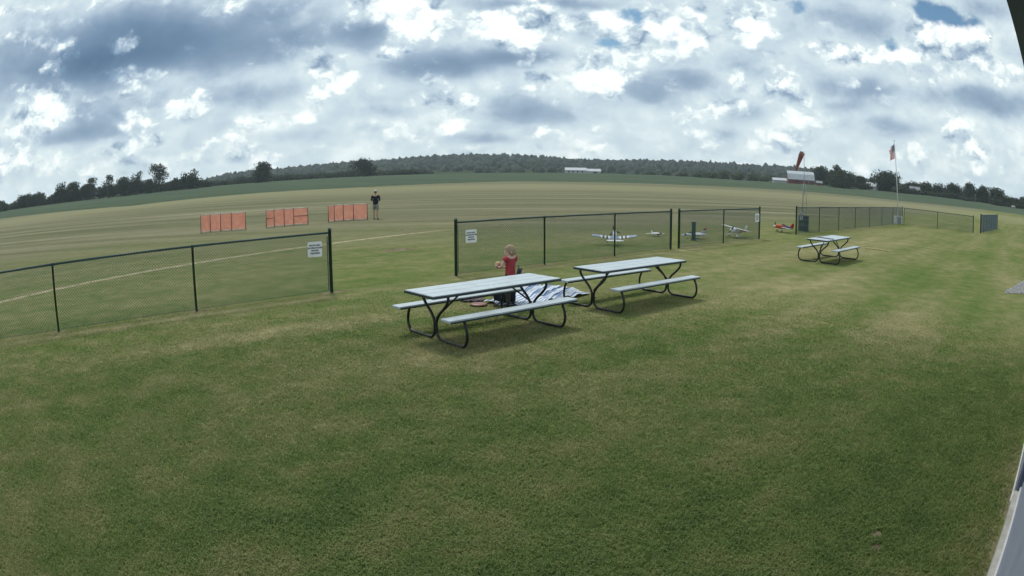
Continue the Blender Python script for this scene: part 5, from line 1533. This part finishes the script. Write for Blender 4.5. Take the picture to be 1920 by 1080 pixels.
faces = [(j * (nu + 1) + i, j * (nu + 1) + i + 1, (j + 1) * (nu + 1) + i + 1, (j + 1) * (nu + 1) + i) for j in range(nv) for i in range(nu)]
bl = MB().add(verts, faces, smooth=True).build('blanket', bm_)
ul = bl.data.uv_layers.new(name='UVMap')
ul.data.foreach_set('uv', [c for l in bl.data.loops for c in uvs[l.vertex_index]])
so = bl.modifiers.new('thickness', 'SOLIDIFY'); so.thickness = .008
tag(bl, 'rumpled blue and white striped blanket spread on the grass behind the nearest table', 'blanket')
dk = MB().lathe([(.02, .022), (.10, .026), (.145, .018), (.16, .004), (.152, .002), (.135, .012), (.02, .016)], n=24).build('flying_disc', pm('disc_brown', (.22, .10, .075), .5, var=.15, scale=8), None, (-.60, 11.93, .02))
tag(dk, 'flat reddish-brown disc lying on the grass at the left end of the blanket', 'disc')
def towel(u, v):
    z = .03 + .06 * math.sin(math.pi * u) * math.sin(math.pi * v) * (1 + .6 * math.sin(u * 14 + v * 9)) + .015 * math.sin(u * 23 - v * 17)
    return ((u - .5) * .42 + .03 * math.sin(v * 9), (v - .5) * .30 + .03 * math.sin(u * 8), max(z, .008))
tw = sheet('towel', towel, 22, 18, pm('mauve_cloth', (.17, .13, .15), .9, var=.35, scale=9, bump=.3, spec=.1), None, .008)
tw.location = (-.74, 12.36, 0); tw.rotation_euler = (0, 0, .3)
tag(tw, 'small crumpled mauve-brown cloth on the grass left of the blanket', 'cloth')
bird = thing('bird', 'tiny dark bird high in the sky at the upper right', 'bird', (64.3, 62.4, 25.6))
MB().loft([[(math.cos(q) * r, x, math.sin(q) * r) for q in np.linspace(0, 6.283, 8, endpoint=False)] for x, r in ((-.16, .005), (-.06, .05), (.08, .05), (.15, .02), (.19, .004))]).build('body', P_BLACK, bird)
for sx in (-1, 1):
    MB().add([(0, .08, .03), (0, -.04, .03), (sx * .20, -.01, .10), (sx * .18, .09, .10), (sx * .42, -.06, .04), (0, .08, .018), (0, -.04, .018), (sx * .20, -.01, .088), (sx * .18, .09, .088), (sx * .42, -.06, .036)],
             [(0, 1, 2, 3), (3, 2, 4), (8, 7, 6, 5), (9, 7, 8), (0, 3, 8, 5), (3, 4, 9, 8), (1, 6, 7, 2), (2, 7, 9, 4)]).build('wing', P_BLACK, bird)

# ------------------------------------------------------------------ mown grass blades near the camera
def grass(name, count, r0, r1, seed, label):
    g = np.random.default_rng(seed)
    # ranges drawn so that blades thin out with distance
    t = g.random(count)
    r = r0 * (r1 / r0) ** (t ** .82)
    az = np.radians(g.uniform(-66, 53, count))
    x, y = r * np.sin(az), r * np.cos(az)
    d = (x - W0[0]) * WN[0] + (y - W0[1]) * WN[1]
    keep = d > .02 + .16 * g.random(count) ** 2
    keep &= g.random(count) > sstep(8.5, 16.5, r)
    keep &= ~((np.hypot((x - 2.58) / .05, (y - 3.36) / .04) < 1) | (np.hypot((x - 2.48) / .055, (y - 3.19) / .045) < 1))
    x, y, r = x[keep], y[keep], r[keep]
    k = len(x)
    clump = .5 + .5 * np.sin(x * 7.1 + 3 * np.sin(y * 4.3)) * np.sin(y * 6.3 + 2 * np.sin(x * 5.1))
    h = (.018 + .020 * g.random(k) + .008 * clump) * (1 - .65 * sstep(7, 16, r)) * np.where(g.random(k) > .985, 1.8, 1.0)
    wdt = (.0016 + .0012 * g.random(k)) * (1 + r / 6.5)
    th = g.uniform(0, 2 * np.pi, k); lean = g.uniform(.25, 1.25, k)
    dx, dy = np.cos(th), np.sin(th); px, py = -dy, dx
    mid = np.stack([x + dx * h * lean * .35, y + dy * h * lean * .35, h * .62], 1)
    tip = np.stack([x + dx * h * lean, y + dy * h * lean, h * np.clip(1.05 - lean * .35, .35, 1)], 1)
    base = np.stack([x, y, np.zeros(k) - .004], 1)
    side = np.stack([px * wdt, py * wdt, np.zeros(k)], 1)
    V = np.stack([base - side, base + side, mid + side * .8, mid - side * .8, tip], 1).reshape(-1, 3)
    o = (np.arange(k) * 5)[:, None]
    F = np.concatenate([o + [0, 1, 2], o + [0, 2, 3], o + [3, 2, 4]], 1).reshape(-1)
    tint = np.repeat(g.random(k), 5)
    me = raw_mesh(name, V, F, 3, blade_mat, {'tint': tint})
    ob = bpy.data.objects.new(name, me); COL.objects.link(ob)
    return tag(ob, label, 'grass', kind='stuff')
blade_mat, n, b = new_mat('grass_blade')
c, r_, fin_ = lawn_color(n, True)
at = n.n('ShaderNodeAttribute', attribute_name='tint').outputs['Fac']
c = n.vec('SCALE', c, 1.5)
c = n.mix(n.rng(at, .0, .5, .22, 0), c, (.05, .085, .018))
c = n.mix(n.rng(at, .62, 1.0, 0, .42), c, (.36, .32, .17))
n.put(b.inputs['Base Color'], c); b.inputs['Roughness'].default_value = .65; b.inputs['Specular IOR Level'].default_value = .2
tr = n.n('ShaderNodeBsdfTranslucent'); n.put(tr.inputs[0], c)
mx = n.n('ShaderNodeMixShader'); mx.inputs[0].default_value = .42
n.t.links.new(b.outputs[0], mx.inputs[1]); n.t.links.new(tr.outputs[0], mx.inputs[2]); n.t.links.new(mx.outputs[0], n.t.nodes['Material Output'].inputs[0])
grass('grass', 680000, 2.1, 16.5, 5, 'short mown grass, green with dry straw patches, covering the near lawn')

# ------------------------------------------------------------------ summer haze
hz, n, b = new_mat('haze_air')
hz.node_tree.nodes.remove(b)
vol = n.n('ShaderNodeVolumePrincipled')
vol.inputs['Color'].default_value = (.78, .89, 1.0, 1)
vol.inputs['Density'].default_value = .00022
vol.inputs['Anisotropy'].default_value = .3
n.t.links.new(vol.outputs[0], n.t.nodes['Material Output'].inputs['Volume'])
hb = MB().box((0, 0, 24), (3000, 3000, 60)).build('haze', hz)
tag(hb, kind='stuff', label='thin summer haze lying over the fields and woods', cat='haze')
